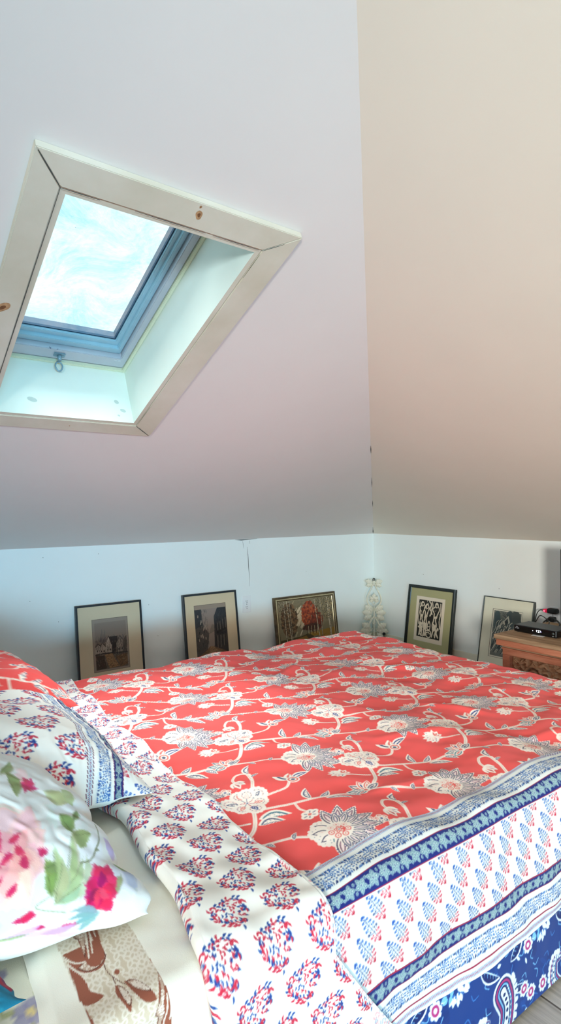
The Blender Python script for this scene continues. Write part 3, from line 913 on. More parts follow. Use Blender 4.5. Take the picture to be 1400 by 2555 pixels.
# ------------------------------------------------------------------ skylight
win = empty('window_1', O((HU0 + HU1) / 2, HS0)); tag(win, kind='structure')
def child(o):
    o.parent = win; o.matrix_parent_inverse = win.matrix_world.inverted() if False else Matrix.Translation(-win.location)
    return o
T = -.019                                # casing boards stand 19 mm proud of the ceiling
OU0, OU1, OS0, OS1 = .291, .949, 1.310, 2.366
def casing(a, b, c, d, along):
    bm = bmesh.new()
    pts = [O(*a, T), O(*b, T), O(*c, T), O(*d, T)]
    dd = O(0, 0, .001) - O(0, 0, T)
    add_prism(bm, pts, dd)
    es = [e for e in bm.edges]
    bmesh.ops.bevel(bm, geom=es, offset=.0018, segments=2, affect='EDGES')
    return bm
g = .0011
def knot(bm, u, s, ru, rs, ang=0.0, t=T - .0006):
    for k, f, mi in ((0, 1.0, 1), (1, .45, 2)):
        vs = []
        for i in range(18):
            a = 2 * PI * i / 18; x, y = ru * f * math.cos(a) * (1 + .12 * math.sin(3 * a)), rs * f * math.sin(a)
            vs.append(bm.verts.new(O(u + x * math.cos(ang) - y * math.sin(ang), s + x * math.sin(ang) + y * math.cos(ang), t - .0004 * k)))
        bm.faces.new(vs).material_index = mi
I0, I1, J0, J1 = .3565, .868, 1.3785, 2.292
top = casing((OU0, OS1), (OU1, OS1), (I1, J1 + g), (I0, J1 + g), 0)
knot(top, .661, 2.334, .008, .013, .3); knot(top, .655, 2.356, .003, .004)
child(bm_obj('casing_board', top, [M_PINE, M_KNOT, M_KNOT2]))
rb = casing((OU1, OS1 - .0), (OU1, OS0), (I1 + g, J0), (I1 + g, J1), 1)
child(bm_obj('casing_board', rb, [M_PINE, M_KNOT, M_KNOT2]))
bb = casing((OU1, OS0), (OU0, OS0), (I0, J0 - g), (I1, J0 - g), 0)
knot(bb, .63, 1.345, .002, .003)
child(bm_obj('casing_board', bb, [M_PINE, M_KNOT, M_KNOT2]))
lb = casing((OU0, OS0), (OU0, OS1), (I0 - g, J1), (I0 - g, J0), 1)
knot(lb, .314, 1.896, .012, .024, -.6)
child(bm_obj('casing_board', lb, [M_PINE, M_KNOT, M_KNOT2]))
# dark open mitres and joints
bm = bmesh.new()
nn = nL
def joint(a, b, w=.0022):
    A, B = O(*a, T), O(*b, T)
    crack_strip(bm, [(A, w * .5), (A.lerp(B, .5), w), (B, w * .6)], nn, mat=0, off=.0008)
joint((I0, J1), (OU0 + .006, OS1 - .006), .0030); joint((I1, J0), (OU1 - .006, OS0 + .006), .0026); joint((I1, J1), (I1 + .045, J1 + .04), .002)
joint((I0, J1), (I0, 1.40), .0024); joint((I0, J1), (.44, J1), .002); joint((.52, J1), (.70, J1), .002); joint((.72, J1), (I1 - .01, J1), .002)
joint((I1, 1.40), (I1, 1.52), .0012); joint((I1, 2.19), (I1, 2.28), .0014)
child(bm_obj('mitre_gap', bm, M_CRACK))
# reveal lining boards
DL = .225
def lining(name, a, b, c, d, extra=None):
    bm = bmesh.new()
    add_prism(bm, [O(*a, T + .004), O(*b, T + .004), O(*c, T + .004), O(*d, T + .004)], O(0, 0, DL) - O(0, 0, T + .004))
    if extra: extra(bm)
    return child(bm_obj(name, bm, [M_PINE, M_LINING, M_LKNOT]))
L0, L1, K0, K1 = .3715, .8535, 1.3925, 2.2765
def lit(bm, axis, val, sgn):
    # the inner faces of the reveal are painted white
    for f in bm.faces:
        if f.material_index == 0 and f.normal.length:
            pass
def paint(o, test):
    for p in o.data.polygons:
        if test(p): p.material_index = 1
r1 = lining('lining_board', (L1, K0), (HU1 - .0005, HS0 + .0005), (HU1 - .0005, HS1 - .0005), (L1, K1))
paint(r1, lambda p: abs(p.normal.x) > .9 and (r1.matrix_parent_inverse.inverted() @ p.center).x > -9 and p.center.x < (L1 + .001))
def kn(bm):
    for u, s_t, ru, rt in ((.50, .045, .016, .009), (.80, .07, .009, .008), (.82, .035, .011, .007), (.80, .012, .005, .004)):
        vs = []
        for i in range(16):
            a = 2 * PI * i / 16
            vs.append(bm.verts.new(O(u + ru * math.cos(a), K0 + .0006, s_t + rt * math.sin(a) - .4 * ru * math.cos(a) * .5)))
        bm.faces.new(vs).material_index = 2
r2 = lining('lining_board', (HU0 + .0005, HS0 + .0005), (HU1 - .0005, HS0 + .0005), (L1, K0), (L0, K0), kn)
upv = (O(0, 1) - O(0, 0)).normalized()
paint(r2, lambda p: p.normal.dot(upv) > .9 and p.material_index == 0)
r3 = lining('lining_board', (HU0 + .0005, HS1 - .0005), (HU0 + .0005, HS0 + .0005), (L0, K0), (L0, K1))
paint(r3, lambda p: p.normal.x > .9)
r4 = lining('lining_board', (HU1 - .0005, HS1 - .0005), (HU0 + .0005, HS1 - .0005), (L0, K1), (L1, K1))
paint(r4, lambda p: p.normal.dot(upv) < -.9)
# roof-window frame, sash, pane
M_ALU = mat_plain('grey_lacquered_frame', rgb(176, 186, 196), rough=0.35, metal=0.0, var=0.02, spec=0.5)
M_SASH = mat_plain('blue_grey_sash', rgb(150, 190, 206), rough=0.35, var=0.03)
M_GASK = mat_plain('dark_gasket', rgb(20, 60, 84), rough=0.7)
M_CAULK = mat_plain('cream_timber_bead', rgb(214, 222, 196), rough=0.6, var=.03)
def ring(name, mats, o, i, t0, t1, bev=.002):
    """rectangular frame from outer rect o=(u0,u1,s0,s1) to inner rect i between depths t0<t1"""
    bm = bmesh.new()
    oc = [(o[0], o[2]), (o[1], o[2]), (o[1], o[3]), (o[0], o[3])]; ic = [(i[0], i[2]), (i[1], i[2]), (i[1], i[3]), (i[0], i[3])]
    rows = []
    for (rect, t) in ((oc, t1), (oc, t0), (ic, t0), (ic, t1)):
        rows.append([bm.verts.new(O(u, s, t)) for u, s in rect])
    for A, B in zip(rows, rows[1:] + rows[:1]):
        for k in range(4):
            bm.faces.new((A[k], A[(k + 1) % 4], B[(k + 1) % 4], B[k]))
    if bev: bmesh.ops.bevel(bm, geom=list(bm.edges), offset=bev, segments=2, affect='EDGES')
    return child(bm_obj(name, bm, mats))
ring('timber_bead', M_CAULK, (L0, L1, K0, K1), (L0 + .012, L1 - .012, K0 + .010, K1 - .01), .206, .222)
ring('window_frame', M_ALU, (L0 - .004, L1 + .004, K0 - .004, K1 + .004), (L0 + .03, L1 - .035, K0 + .068, K1 - .03), .221, .275)
ring('window_frame', M_ALU, (L0 + .012, L1 - .014, K0 + .022, K1 - .012), (L0 + .034, L1 - .038, K0 + .072, K1 - .034), .213, .222)
sash = ring('sash', M_SASH, (L0 + .034, L1 - .038, K0 + .072, K1 - .034), (L0 + .054, L1 - .054, K0 + .098, K1 - .052), .236, .30)
s2 = ring('sash_bead', M_SASH, (L0 + .052, L1 - .052, K0 + .096, K1 - .050), (L0 + .068, L1 - .068, K0 + .118, K1 - .066), .252, .292)
s3 = ring('gasket', M_GASK, (L0 + .066, L1 - .066, K0 + .116, K1 - .064), (L0 + .072, L1 - .072, K0 + .123, K1 - .07), .262, .292, 0)
def pane_mat():
    m = bpy.data.materials.new('snow_frosted_glass'); m.use_nodes = True; nt = m.node_tree; L = nt.links
    nt.nodes.remove(nt.nodes['Principled BSDF'])
    out = nt.nodes['Material Output']
    tc = N(nt, 'ShaderNodeTexCoord')
    n1 = N(nt, 'ShaderNodeTexNoise', Scale=5.0, Detail=12.0, Roughness=.78, Distortion=.9); L.new(tc.outputs['Object'], n1.inputs['Vector'])
    cr = N(nt, 'ShaderNodeValToRGB'); e = cr.color_ramp.elements
    e[0].position = .30; e[0].color = (.42, .70, .86, 1); e[1].position = .58; e[1].color = (1, 1, 1, 1)
    x = e.new(.46); x.color = (.74, .90, .97, 1)
    L.new(n1.outputs['Fac'], cr.inputs['Fac'])
    vo = N(nt, 'ShaderNodeTexVoronoi', Scale=55.0); L.new(tc.outputs['Object'], vo.inputs['Vector'])
    c2 = N(nt, 'ShaderNodeValToRGB'); c2.color_ramp.elements[0].position = .0; c2.color_ramp.elements[0].color = (.82, .93, .98, 1); c2.color_ramp.elements[1].position = .5; c2.color_ramp.elements[1].color = (1, 1, 1, 1)
    L.new(vo.outputs['Distance'], c2.inputs['Fac'])
    mx = N(nt, 'ShaderNodeMix', data_type='RGBA', blend_type='MULTIPLY'); mx.inputs['Factor'].default_value = .6
    L.new(cr.outputs['Color'], mx.inputs['A']); L.new(c2.outputs['Color'], mx.inputs['B'])
    tr = N(nt, 'ShaderNodeBsdfTransparent'); tl = N(nt, 'ShaderNodeBsdfTranslucent')
    L.new(mx.outputs['Result'], tr.inputs['Color']); L.new(mx.outputs['Result'], tl.inputs['Color'])
    ms = N(nt, 'ShaderNodeMixShader'); ms.inputs[0].default_value = .05
    L.new(tr.outputs[0], ms.inputs[1]); L.new(tl.outputs[0], ms.inputs[2])
    L.new(ms.outputs[0], out.inputs['Surface'])
    return m
bm = bmesh.new()
pu0, pu1, ps0, ps1 = L0 + .069, L1 - .069, K0 + .119, K1 - .067
add_poly(bm, [O(pu0, ps0, .270), O(pu1, ps0, .270), O(pu1, ps1, .270), O(pu0, ps1, .270)])
child(bm_obj('glass_pane', bm, pane_mat()))
# debris specks lying on the glass and the frame
M_BIT = mat_plain('leaf_specks', rgb(30, 70, 110), rough=.9)
bm = bmesh.new()
rr = random.Random(4)
for u, s, r in ((.52, 2.20, .004), (.60, 2.17, .003), (.585, 2.12, .005), (.59, 2.11, .004), (.66, 2.0, .002), (.52, 1.95, .002), (.56, 1.47, .006), (.585, 1.468, .005)):
    tt = .268 if s > 1.6 else .2125
    for k in range(3):
        a0 = rr.uniform(0, 6); L_ = r * rr.uniform(.7, 1.6)
        d = (math.cos(a0) * L_, math.sin(a0) * L_)
        add_poly(bm, [O(u - d[0], s - d[1], tt), O(u + d[1] * .25, s - d[0] * .25, tt), O(u + d[0], s + d[1], tt)])
child(bm_obj('leaf_speck', bm, M_BIT))
# latch: striker plate + barrel + ring
M_LATCH = mat_plain('grey_latch_metal', rgb(126, 158, 172), rough=.35, metal=.3, var=.03)
lu, ls = .598, K0 + .048
bm = bmesh.new()
pl = [O(lu - .019, ls - .010, .2125), O(lu + .019, ls - .010, .2125), O(lu + .019, ls + .010, .2125), O(lu - .019, ls + .010, .2125)]
add_prism(bm, pl, O(0, 0, .208) - O(0, 0, .2125))
bmesh.ops.bevel(bm, geom=list(bm.edges), offset=.001, segments=2, affect='EDGES')
add_tube(bm, [O(lu, ls - .001, .208), O(lu, ls - .004, .198), O(lu, ls - .007, .190)], [.008, .0075, .007], n=12)
for dx in (-.013, .013):
    add_tube(bm, [O(lu + dx, ls, .208), O(lu + dx, ls, .2068)], .0022, n=8)
lat = child(bm_obj('latch', bm, M_LATCH))
bm = bmesh.new()
ringpts = []
for k in range(22):
    a = 2 * PI * k / 22
    rx = .0125 * (1 - .22 * (1 if math.cos(a) < 0 else 0) * abs(math.cos(a)))
    ringpts.append(O(lu + rx * math.sin(a), ls - .022 + .004 * math.cos(a), .182 + .017 * math.cos(a) - .006))
add_tube(bm, ringpts, .0028, n=8, closed=True)
rg = bm_obj('latch_ring', bm, M_LATCH); rg.parent = lat; rg.matrix_parent_inverse = Matrix.Identity(4)
# maker's name in tiny raised letters on the frame
M_LET = mat_plain('pale_lettering', rgb(225, 235, 240), rough=.5)
def letters(strings, org, ex, ey, hgt, thick, mat, name, parent=None, gap=.22):
    """stroke lettering: strings made of simple polylines on a 1x1.6 cell"""
    G = {'V': [[(0, 1.6), (.5, 0), (1, 1.6)]], 'E': [[(1, 1.6), (0, 1.6), (0, 0), (1, 0)], [(0, .8), (.8, .8)]], 'L': [[(0, 1.6), (0, 0), (1, 0)]],
         'U': [[(0, 1.6), (0, .3), (.3, 0), (.7, 0), (1, .3), (1, 1.6)]], 'X': [[(0, 0), (1, 1.6)], [(0, 1.6), (1, 0)]],
         '1': [[(.5, 0), (.5, 1.6)], [(.5, 1.6), (.25, 1.3)]], '2': [[(0, 1.3), (.25, 1.6), (.75, 1.6), (1, 1.3), (1, 1.0), (0, 0), (1, 0)]], '7': [[(0, 1.6), (1, 1.6), (.35, 0)]],
         'd': [[(1, 1.6), (1, 0), (.3, 0), (0, .3), (0, .7), (.3, 1), (1, 1)]], 'i': [[(.5, 0), (.5, 1)], [(.5, 1.35), (.5, 1.5)]], 's': [[(1, 1), (.2, 1), (0, .75), (.2, .5), (.8, .5), (1, .25), (.8, 0), (0, 0)]],
         'h': [[(0, 0), (0, 1.6)], [(0, .8), (.4, 1), (.8, 1), (1, .7), (1, 0)]]}
    ex, ey = Vector(ex).normalized(), Vector(ey).normalized(); nz = ex.cross(ey)
    sc = hgt / 1.6; x = 0; bm = bmesh.new()
    for ch in strings:
        for pl in G[ch]:
            P = [Vector(org) + ex * (x + px * sc) + ey * (py * sc) for px, py in pl]
            add_tube(bm, P, thick, n=5)
        x += sc * (1 + gap * 2)
    return bm_obj(name, bm, mat, parent)
nl = letters('VELUX', O(.792, K0 + .058, .2122), O(1, 0) - O(0, 0), O(0, 1) - O(0, 0), .006, .0007, M_LET, 'maker_lettering')
child(nl)
#@@PART3
# ------------------------------------------------------------------ bed
M_CLOTH = mat_print('printed_cotton', rough=.88, weave=.2, sheen=.1)
M_CLOTH2 = mat_print('printed_linen', rough=.9, weave=.3, sheen=.1, wscale=700)
ZT = .470
RB = .045
tb0, tb1 = .765, 2.225        # where the duvet starts to bend down on the near / far side
ab1 = 2.13                    # ... and at the foot
LQ = RB * PI / 2
def drop1(x):
    """arc length past the bend start -> (outward, down)"""
    x = np.maximum(x, 0); th = np.minimum(x / RB, PI / 2)
    ou = RB * np.sin(th); dn = RB * (1 - np.cos(th)) + np.maximum(x - LQ, 0)
    ou = ou + np.maximum(x - LQ, 0) * .035
    return ou, dn
w1, w2, w3 = Waves(1, .42), Waves(2, .15), Waves(3, .07)
def bed_surface(a, t, lift=0.0, amp=1.0):
    a, t = np.broadcast_arrays(a, t)
    on, dn = drop1(tb0 - t); of, df = drop1(t - tb1); oa, da = drop1(a - ab1)
    V = np.clip(t, tb0, tb1) - on + of
    U = np.minimum(a, ab1) + oa
    Z = ZT - np.hypot(np.maximum(dn, df), da)
    nz = np.clip(1 - np.maximum(np.maximum(dn, df), da) / .05, 0, 1)
    side = 1 - nz
    wv = amp * (.0070 * w1(U, t) + .0022 * w2(U, t) + .0006 * w3(U, t))
    pin = np.clip((Z - .0) / .15, 0, 1)
    # folds of the hanging part
    hang = .005 * np.sin(a * 15 + 1.5 * np.sin(a * 5)) * side * pin
    Z = Z + (wv + lift) * nz
    V = V - np.where(t < 1.5, 1, -1) * side * (wv * pin + hang + lift) * (da < .02)
    U = U + side * (da >= .02) * (wv + lift)
    Z = np.maximum(Z, .012 + 0 * Z)
    return np.stack([U, V, Z], -1)

bed = empty('bed', (1.08, 1.495, 0))
tag(bed, 'low double bed carrying the printed bedding', 'bed')
def bchild(o, par=bed):
    o.parent = par; o.matrix_parent_inverse = Matrix.Translation(-bed.location); return o
M_BEDW = mat_wood('dark_bed_timber', rgb(92, 66, 46), rgb(108, 78, 56), rgb(124, 92, 66), stretch=(2, 30, 30))
M_TICK = mat_plain('cream_mattress_ticking', rgb(232, 226, 208), rough=.9, var=.03, bump=.2)
bm = bmesh.new()
add_box(bm, (.02, .80, .06), (2.06, 2.20, .20), .008)
bchild(bm_obj('bed_base', bm, M_BEDW))
for x in (.08, 2.0):
    for y in (.86, 2.14):
        bm = bmesh.new(); add_box(bm, (x - .035, y - .035, 0), (x + .035, y + .035, .06), .004)
        bchild(bm_obj('leg', bm, M_BEDW))
bm = bmesh.new(); add_box(bm, (.0, .775, .20), (2.10, 2.215, .438), .04, 5)
for f in bm.faces: f.smooth = True
bchild(bm_obj('mattress', bm, M_TICK))

# fitted sheet with scattered flowers (seen in the bottom left corner)
def make_scatter():
    k = Canvas(.22, .20, .0008, (240, 234, 214), .11)
    rng = np.random.default_rng(21)
    for c, col in (((.05, .05), (206, 40, 60)), ((.15, .12), (150, 140, 176)), ((.09, .15), (206, 60, 70)), ((.19, .03), (156, 150, 180))):
        for a in np.linspace(0, 2 * PI, 6)[:-1]:
            k.dot((c[0] + .014 * math.cos(a), c[1] + .014 * math.sin(a)), .013, col, .8)
        k.dot(c, .007, (236, 214, 150))
        for a in (1, 2.6, 4.4): k.poly(leaf((c[0] + .02 * math.cos(a), c[1] + .02 * math.sin(a)), a, .03, .012, .1), (176, 178, 120), .8)
    return k
SCAT = make_scatter()
a = np.linspace(-.02, .62, 110); t = np.concatenate([np.linspace(.47, .70, 40), np.linspace(.705, 1.35, 120), np.linspace(1.36, 2.26, 60)])
A_, T_ = np.meshgrid(a, t, indexing='ij')
XYZ = bed_surface(A_, T_, -.026, .25)
me = grid_mesh('fitted_sheet', XYZ, SCAT.sample(A_, T_, .002), flip=False)
fs = link('fitted_sheet', me, M_CLOTH2); tag(fs, 'cream fitted sheet with scattered red and violet flowers at the bed head', 'sheet')

# top sheet: cream with a printed brown-leaf strip
LS = make_leafstrip()
def sheet_hem(t): return .180 + .06 * np.clip((t - .80) / .5, 0, 1) + .012 * np.sin(t * 9 + .5)
t = np.concatenate([np.arange(.44, 1.0, .0016), np.linspace(1.003, 2.24, 90)])
q = np.concatenate([np.linspace(0, .14, 30), np.linspace(.145, .46, 90), np.linspace(.465, 1, 40)])
Q_, T_ = np.meshgrid(q, t, indexing='ij')
h0 = sheet_hem(T_); A_ = h0 + (.60 - h0) * Q_
XYZ = bed_surface(A_, T_, -.014, .55)
edge = np.clip(Q_ / .05, 0, 1)
XYZ[..., 2] += (-.010 * (1 - np.sqrt(edge))) + .003 * np.sin(T_ * 31 + A_ * 20) * np.clip(1 - Q_ * 2, 0, 1) * np.clip((XYZ[..., 2] - .40) / .05, 0, 1)
colr = np.empty(A_.shape + (3,), np.float32); colr[:] = np.array((240, 236, 222)) / 255
st = (A_ > .245) & (A_ < .348)
xs_ = np.clip((A_ - .245) / .103, 0, .999) * LS.w
colr[st] = LS.sample(xs_, (T_ - .60) % .40, .0012)[st]
ts = link('top_sheet', grid_mesh('top_sheet', XYZ, colr), M_CLOTH2)
tag(ts, 'cream top sheet with a beige strip of brown leaves, turned down at the bed head', 'sheet')

# duvet -------------------------------------------------------------
duv = empty('duvet', (1.3, 1.5, ZT)); tag(duv, 'coral red floral duvet with a white and navy border spread over the bed', 'duvet')
def dchild(o):
    o.parent = duv; o.matrix_parent_inverse = Matrix.Translation(-duv.location); return o
tmin = tb0 - LQ - (ZT - RB - .012)
tmax = tb1 + LQ + .33
DENS = 1.0
t = np.concatenate([np.arange(tmin, .95, .0016), np.arange(.95, 1.45, .0021), np.arange(1.45, tb1 - .05, .0036), np.arange(tb1 - .05, tb1 + LQ, .006), np.linspace(tb1 + LQ + .002, tmax, 12)])
a = np.concatenate([np.arange(.475, 1.45, .0017), np.arange(1.45, ab1, .0030), np.arange(ab1, ab1 + LQ, .008), np.linspace(ab1 + LQ + .002, ab1 + LQ + .40, 14)])
A_, T_ = np.meshgrid(a, t, indexing='ij')
XYZ = bed_surface(A_, T_)
# sharp little ridges radiating in the cloth
def ridge(XYZ, A_, T_, p0, p1, h, w):
    p0, p1 = np.array(p0), np.array(p1); d = p1 - p0; L2 = d @ d
    s = np.clip(((A_ - p0[0]) * d[0] + (T_ - p0[1]) * d[1]) / L2, 0, 1)
    dist = np.hypot(A_ - p0[0] - s * d[0], T_ - p0[1] - s * d[1])
    XYZ[..., 2] += h * np.exp(-(dist / w) ** 2) * np.sin(PI * np.clip(s, 0.02, .98))
rg_ = np.random.default_rng(8)
for p0, p1, h, w in (((1.15, 1.18), (1.45, 1.02), .008, .018), ((.75, 1.35), (.95, 1.28), .007, .014), ((1.5, 1.3), (1.62, 1.05), .008, .016), ((.85, .95), (1.25, .90), .006, .016), ((1.9, 1.5), (1.7, 1.7), .010, .02), ((1.2, 1.75), (1.5, 1.9), .010, .02),
                     ((1.35, .95), (1.7, .86), .006, .015), ((.72, 1.6), (.9, 1.75), .009, .02)):
    ridge(XYZ, A_, T_, p0, p1, h, w)
colr = duvet_print(A_, T_, .002)
me = grid_mesh('duvet_cover', XYZ, colr)
dchild(link('duvet_cover', me, M_CLOTH))

# turned-back band of the duvet: paisley underside, hem lying on the red
FZ = .016
tB = np.concatenate([np.arange(tmin + .05, 1.25, .0014), np.arange(1.25, tb1 + .03, .004)])
qB = np.concatenate([[-.16, -.12, -.08, -.05, -.025, -.01], np.linspace(0, 1, 165), [1.004, 1.008, 1.01]])
Q_, T_ = np.meshgrid(qB, tB, indexing='ij')
sw = .70 * np.maximum(0, .66 - T_)
Uf = .400 + .036 * np.clip((T_ - .70) / .35, 0, 1) + sw + .006 * np.sin(T_ * 23)
Uh = .632 + sw + .028 * np.clip((T_ - 1.75) / .45, 0, 1) + .004 * np.sin(T_ * 17 + 1)
qc = np.clip(Q_, 0, 1)
A_ = Uf + (Uh - Uf) * qc
# height profile across the band: rolled fold at q=0, soft belly, thin hem at q=1
prof = FZ * (np.sqrt(np.clip(1 - (1 - np.clip(qc / .10, 0, 1)) ** 2, 0, 1))) * (1 - .45 * np.clip((qc - .1) / .9, 0, 1)) + .0025
prof = np.where(Q_ < 0, .0025 - FZ * .9 * np.clip(-Q_ / .03, 0, 1) ** .7 * .8, prof)
prof = np.where(Q_ > 1, np.interp(Q_, [1, 1.004, 1.01], [.010, .006, -.002]), prof)
A2 = np.where(Q_ < 0, Uf + (-.10 * Q_) * 1.0, A_)
wr = Waves(31, .11)
prof = prof + np.where((Q_ > .05) & (Q_ < .97), .0022 * wr(A_ * .6, T_ * 1.6) , 0) + .004 * np.sin(A_ * 60 + T_ * 22) * np.clip(1 - abs(qc - .35) * 2.6, 0, 1) * np.clip((T_ - .6) * 3, 0, 1)
base = bed_surface(A2, T_)
up = bed_surface(A2, T_, .02)
nrm = up - base; nrm /= np.maximum(np.linalg.norm(nrm, axis=-1, keepdims=True), 1e-6)
XYZ = base + nrm * prof[..., None]
colr = sample_paisley(PATS['pais'], A_, T_ + .002, .0018)
hem = (qc > .975) | ((qc > .80) & (T_ < .53))
colr[hem] = colr[hem] * .35 + np.array((238, 238, 230)) / 255 * .65
tb_ = dchild(link('turned_back_band', grid_mesh('turned_back_band', XYZ, colr), M_CLOTH))
tb_['label'] = 'white turned-back band with red and blue paisleys'

# ------------------------------------------------------------------ pillows
def pillow_surface(c, ex, ey, T, seed=1, nu=150, nv=120, wr=.006, pinch=.07, pu=2.4, belly=.55, q=.62, flange=0.0, sag=None):
    """c centre, ex/ey half-axis vectors, T half thickness. returns top and bottom grids and (u,v)"""
    c, ex, ey = (np.array(x, float) for x in (c, ex, ey))
    n = np.cross(ex, ey); n /= np.linalg.norm(n)
    u = np.sin(np.linspace(-1, 1, nu) * PI / 2 * .96) / math.sin(PI / 2 * .96); v = np.sin(np.linspace(-1, 1, nv) * PI / 2 * .96) / math.sin(PI / 2 * .96)
    Ug, Vg = np.meshgrid(u, v, indexing='ij')
    wv = Waves(seed, .55); wv2 = Waves(seed + 50, .22); wv3 = Waves(seed + 90, .9)
    X = Ug * (1 - pinch * (1 - Vg ** 2) ** 1 * np.abs(Ug) ** 3 ) + .015 * wv3(Vg * 3, Ug) * (np.abs(Ug) ** 4)
    Y = Vg * (1 - pinch * (1 - Ug ** 2) ** 1 * np.abs(Vg) ** 3 ) + .02 * wv3(Ug * 3, Vg * 2) * (np.abs(Vg) ** 4)
    prof = (np.clip(1 - np.abs(Ug) ** pu, 0, 1) * np.clip(1 - np.abs(Vg) ** pu, 0, 1)) ** q
    lx, ly = np.linalg.norm(ex), np.linalg.norm(ey)
    # creases running in from the seams
    cr = np.sin(np.arctan2(Vg * ly, Ug * lx) * 17 + 2 * wv2(Ug, Vg)) * np.clip(np.hypot(Ug, Vg) - .35, 0, 1) * np.clip(1.25 - np.maximum(abs(Ug), abs(Vg)), 0, 1)
    dz = wr * (1.3 * wv(Ug * lx, Vg * ly) + .7 * wv2(Ug * lx, Vg * ly) + .7 * cr) * np.clip(prof * 2.2, 0, 1)
    P0 = c + X[..., None] * ex + Y[..., None] * ey
    if sag is not None:
        P0 = P0 + sag(Ug, Vg)
    top = P0 + n * (T * prof + dz)[..., None]
    bot = P0 - n * (T * belly * prof + .5 * dz)[..., None]
    top[..., 2] = np.maximum(top[..., 2], bed_top(top[..., 0]) + .004); bot[..., 2] = np.maximum(bot[..., 2], bed_top(bot[..., 0]) + .001)
    # cloth coordinates: metres along the skin from the middle of the pillow
    def arc(P, ax):
        d = np.linalg.norm(np.diff(P, axis=ax), axis=-1)
        z = np.zeros_like(P[..., 0])
        if ax == 0: z[1:] = np.cumsum(d, 0); return z - z[z.shape[0] // 2][None, :]
        z[:, 1:] = np.cumsum(d, 1); return z - z[:, z.shape[1] // 2][:, None]
    return top, bot, arc(top, 0), arc(top, 1)

def pillow(name, label, surf, paint, mat, back=(236, 232, 222), cat='pillow'):
    top, bot, Ug, Vg = surf
    n, m = Ug.shape
    # one closed skin: top grid, bottom grid stitched at the rim
    V = np.vstack([top.reshape(-1, 3), bot.reshape(-1, 3)])
    C = paint(Ug, Vg)
    Cb = np.empty_like(C); Cb[:] = np.array(back) / 255 if not callable(back) else back(Ug, Vg)
    Call = np.vstack([C.reshape(-1, 3), Cb.reshape(-1, 3)])
    idx = np.arange(n * m).reshape(n, m)
    F = [np.stack([idx[:-1, :-1], idx[1:, :-1], idx[1:, 1:], idx[:-1, 1:]], -1).reshape(-1, 4)]
    jb = idx + n * m
    F.append(np.stack([jb[:-1, :-1], jb[:-1, 1:], jb[1:, 1:], jb[1:, :-1]], -1).reshape(-1, 4))
    rim = np.concatenate([idx[:-1, 0], idx[-1, :-1], idx[:0:-1, -1], idx[0, :0:-1]])
    r2 = np.roll(rim, -1)
    F.append(np.stack([rim, rim + n * m, r2 + n * m, r2], -1))
    F = np.vstack(F).astype(np.int32)
    me = bpy.data.meshes.new(name)
    me.vertices.add(len(V)); me.vertices.foreach_set('co', V.astype(np.float32).ravel())
    me.loops.add(F.size); me.loops.foreach_set('vertex_index', F.ravel())
    me.polygons.add(len(F)); me.polygons.foreach_set('loop_start', np.arange(0, F.size, 4, dtype=np.int32)); me.polygons.foreach_set('use_smooth', np.ones(len(F), bool))
    me.update(calc_edges=True)
    at = me.color_attributes.new('print', 'FLOAT_COLOR', 'POINT')
    CC = np.ones((len(V), 4), np.float32); CC[:, :3] = s2l(np.clip(Call, 0, 1)); at.data.foreach_set('color', CC.ravel())
    o = link(name, me, mat)
    tag(o, label, cat)
    return o

# far pillow: red floral
def paint_red(x, y): return PATS['red'].sample(y + .10, -x + .05, .003)
pillow('pillow', 'red floral pillow at the far side of the bed head, partly behind the paisley pillow',
       pillow_surface(PA['c'], PA['ex'], PA['ey'], PA['T'], 5, 130, 110, .008), paint_red, M_CLOTH, (222, 80, 74))
# middle pillow: white paisley with blue bands along its foot-facing edge
def paint_pais(Ug, Vg):
    x, y = Ug, Vg
    col = sample_paisley(PATS['pais'], y * .66 + .013, -x * .66 + .02, .0018)
    d = y[:, -1:] - y                        # distance from the foot-facing edge
    def put(m, c): col[m] = c[m] if isinstance(c, np.ndarray) and c.ndim == 3 else np.array(c) / 255.0
    bg = np.array((243, 243, 236)) / 255
    put(d < .168, np.broadcast_to(bg, col.shape))
    m = (d >= .004) & (d < .074); put(m, PATS['shrub'].sample(x * .9, -(.078 - d) * .9, .002))
    m = (d >= .074) & (d < .097); put(m, PATS['dark'].sample(x % .056, (d - .074) * 1.39, .002))
    put((d >= .072) & (d < .074), (120, 50, 90)); put((d >= .097) & (d < .099), (120, 50, 90))
    m = (d >= .105) & (d < .143); put(m, PATS['lace'].sample(x % .048, (d - .105) * 1.2, .002))
    m = (d >= .153) & (d < .165); put(m, PATS['mini'].sample(x % .012, (d - .153) * 1.25, .001))
    put((d >= .151) & (d < .153), (110, 50, 80)); put((d >= .165) & (d < .167), (110, 50, 80))
    return col
pillow('pillow', 'white pillow with red and blue paisleys and blue lace stripes along its edge',
       pillow_surface(PB['c'], PB['ex'], PB['ey'], PB['T'], 12, 360, 300, .007), paint_pais, M_CLOTH, (240, 238, 230))
# near pillow: watercolour flowers
FLW = make_watercolour()
def paint_wc(x, y): return FLW.sample(y + .44, -x + .34, .002)
near_pillow = pillow('pillow', 'white pillow with pink and crimson watercolour flowers, nearest on the bed',
       pillow_surface(PC['c'], PC['ex'], PC['ey'], PC['T'], 23, 300, 360, .008, pinch=-.03), paint_wc, M_CLOTH2, (232, 236, 230))
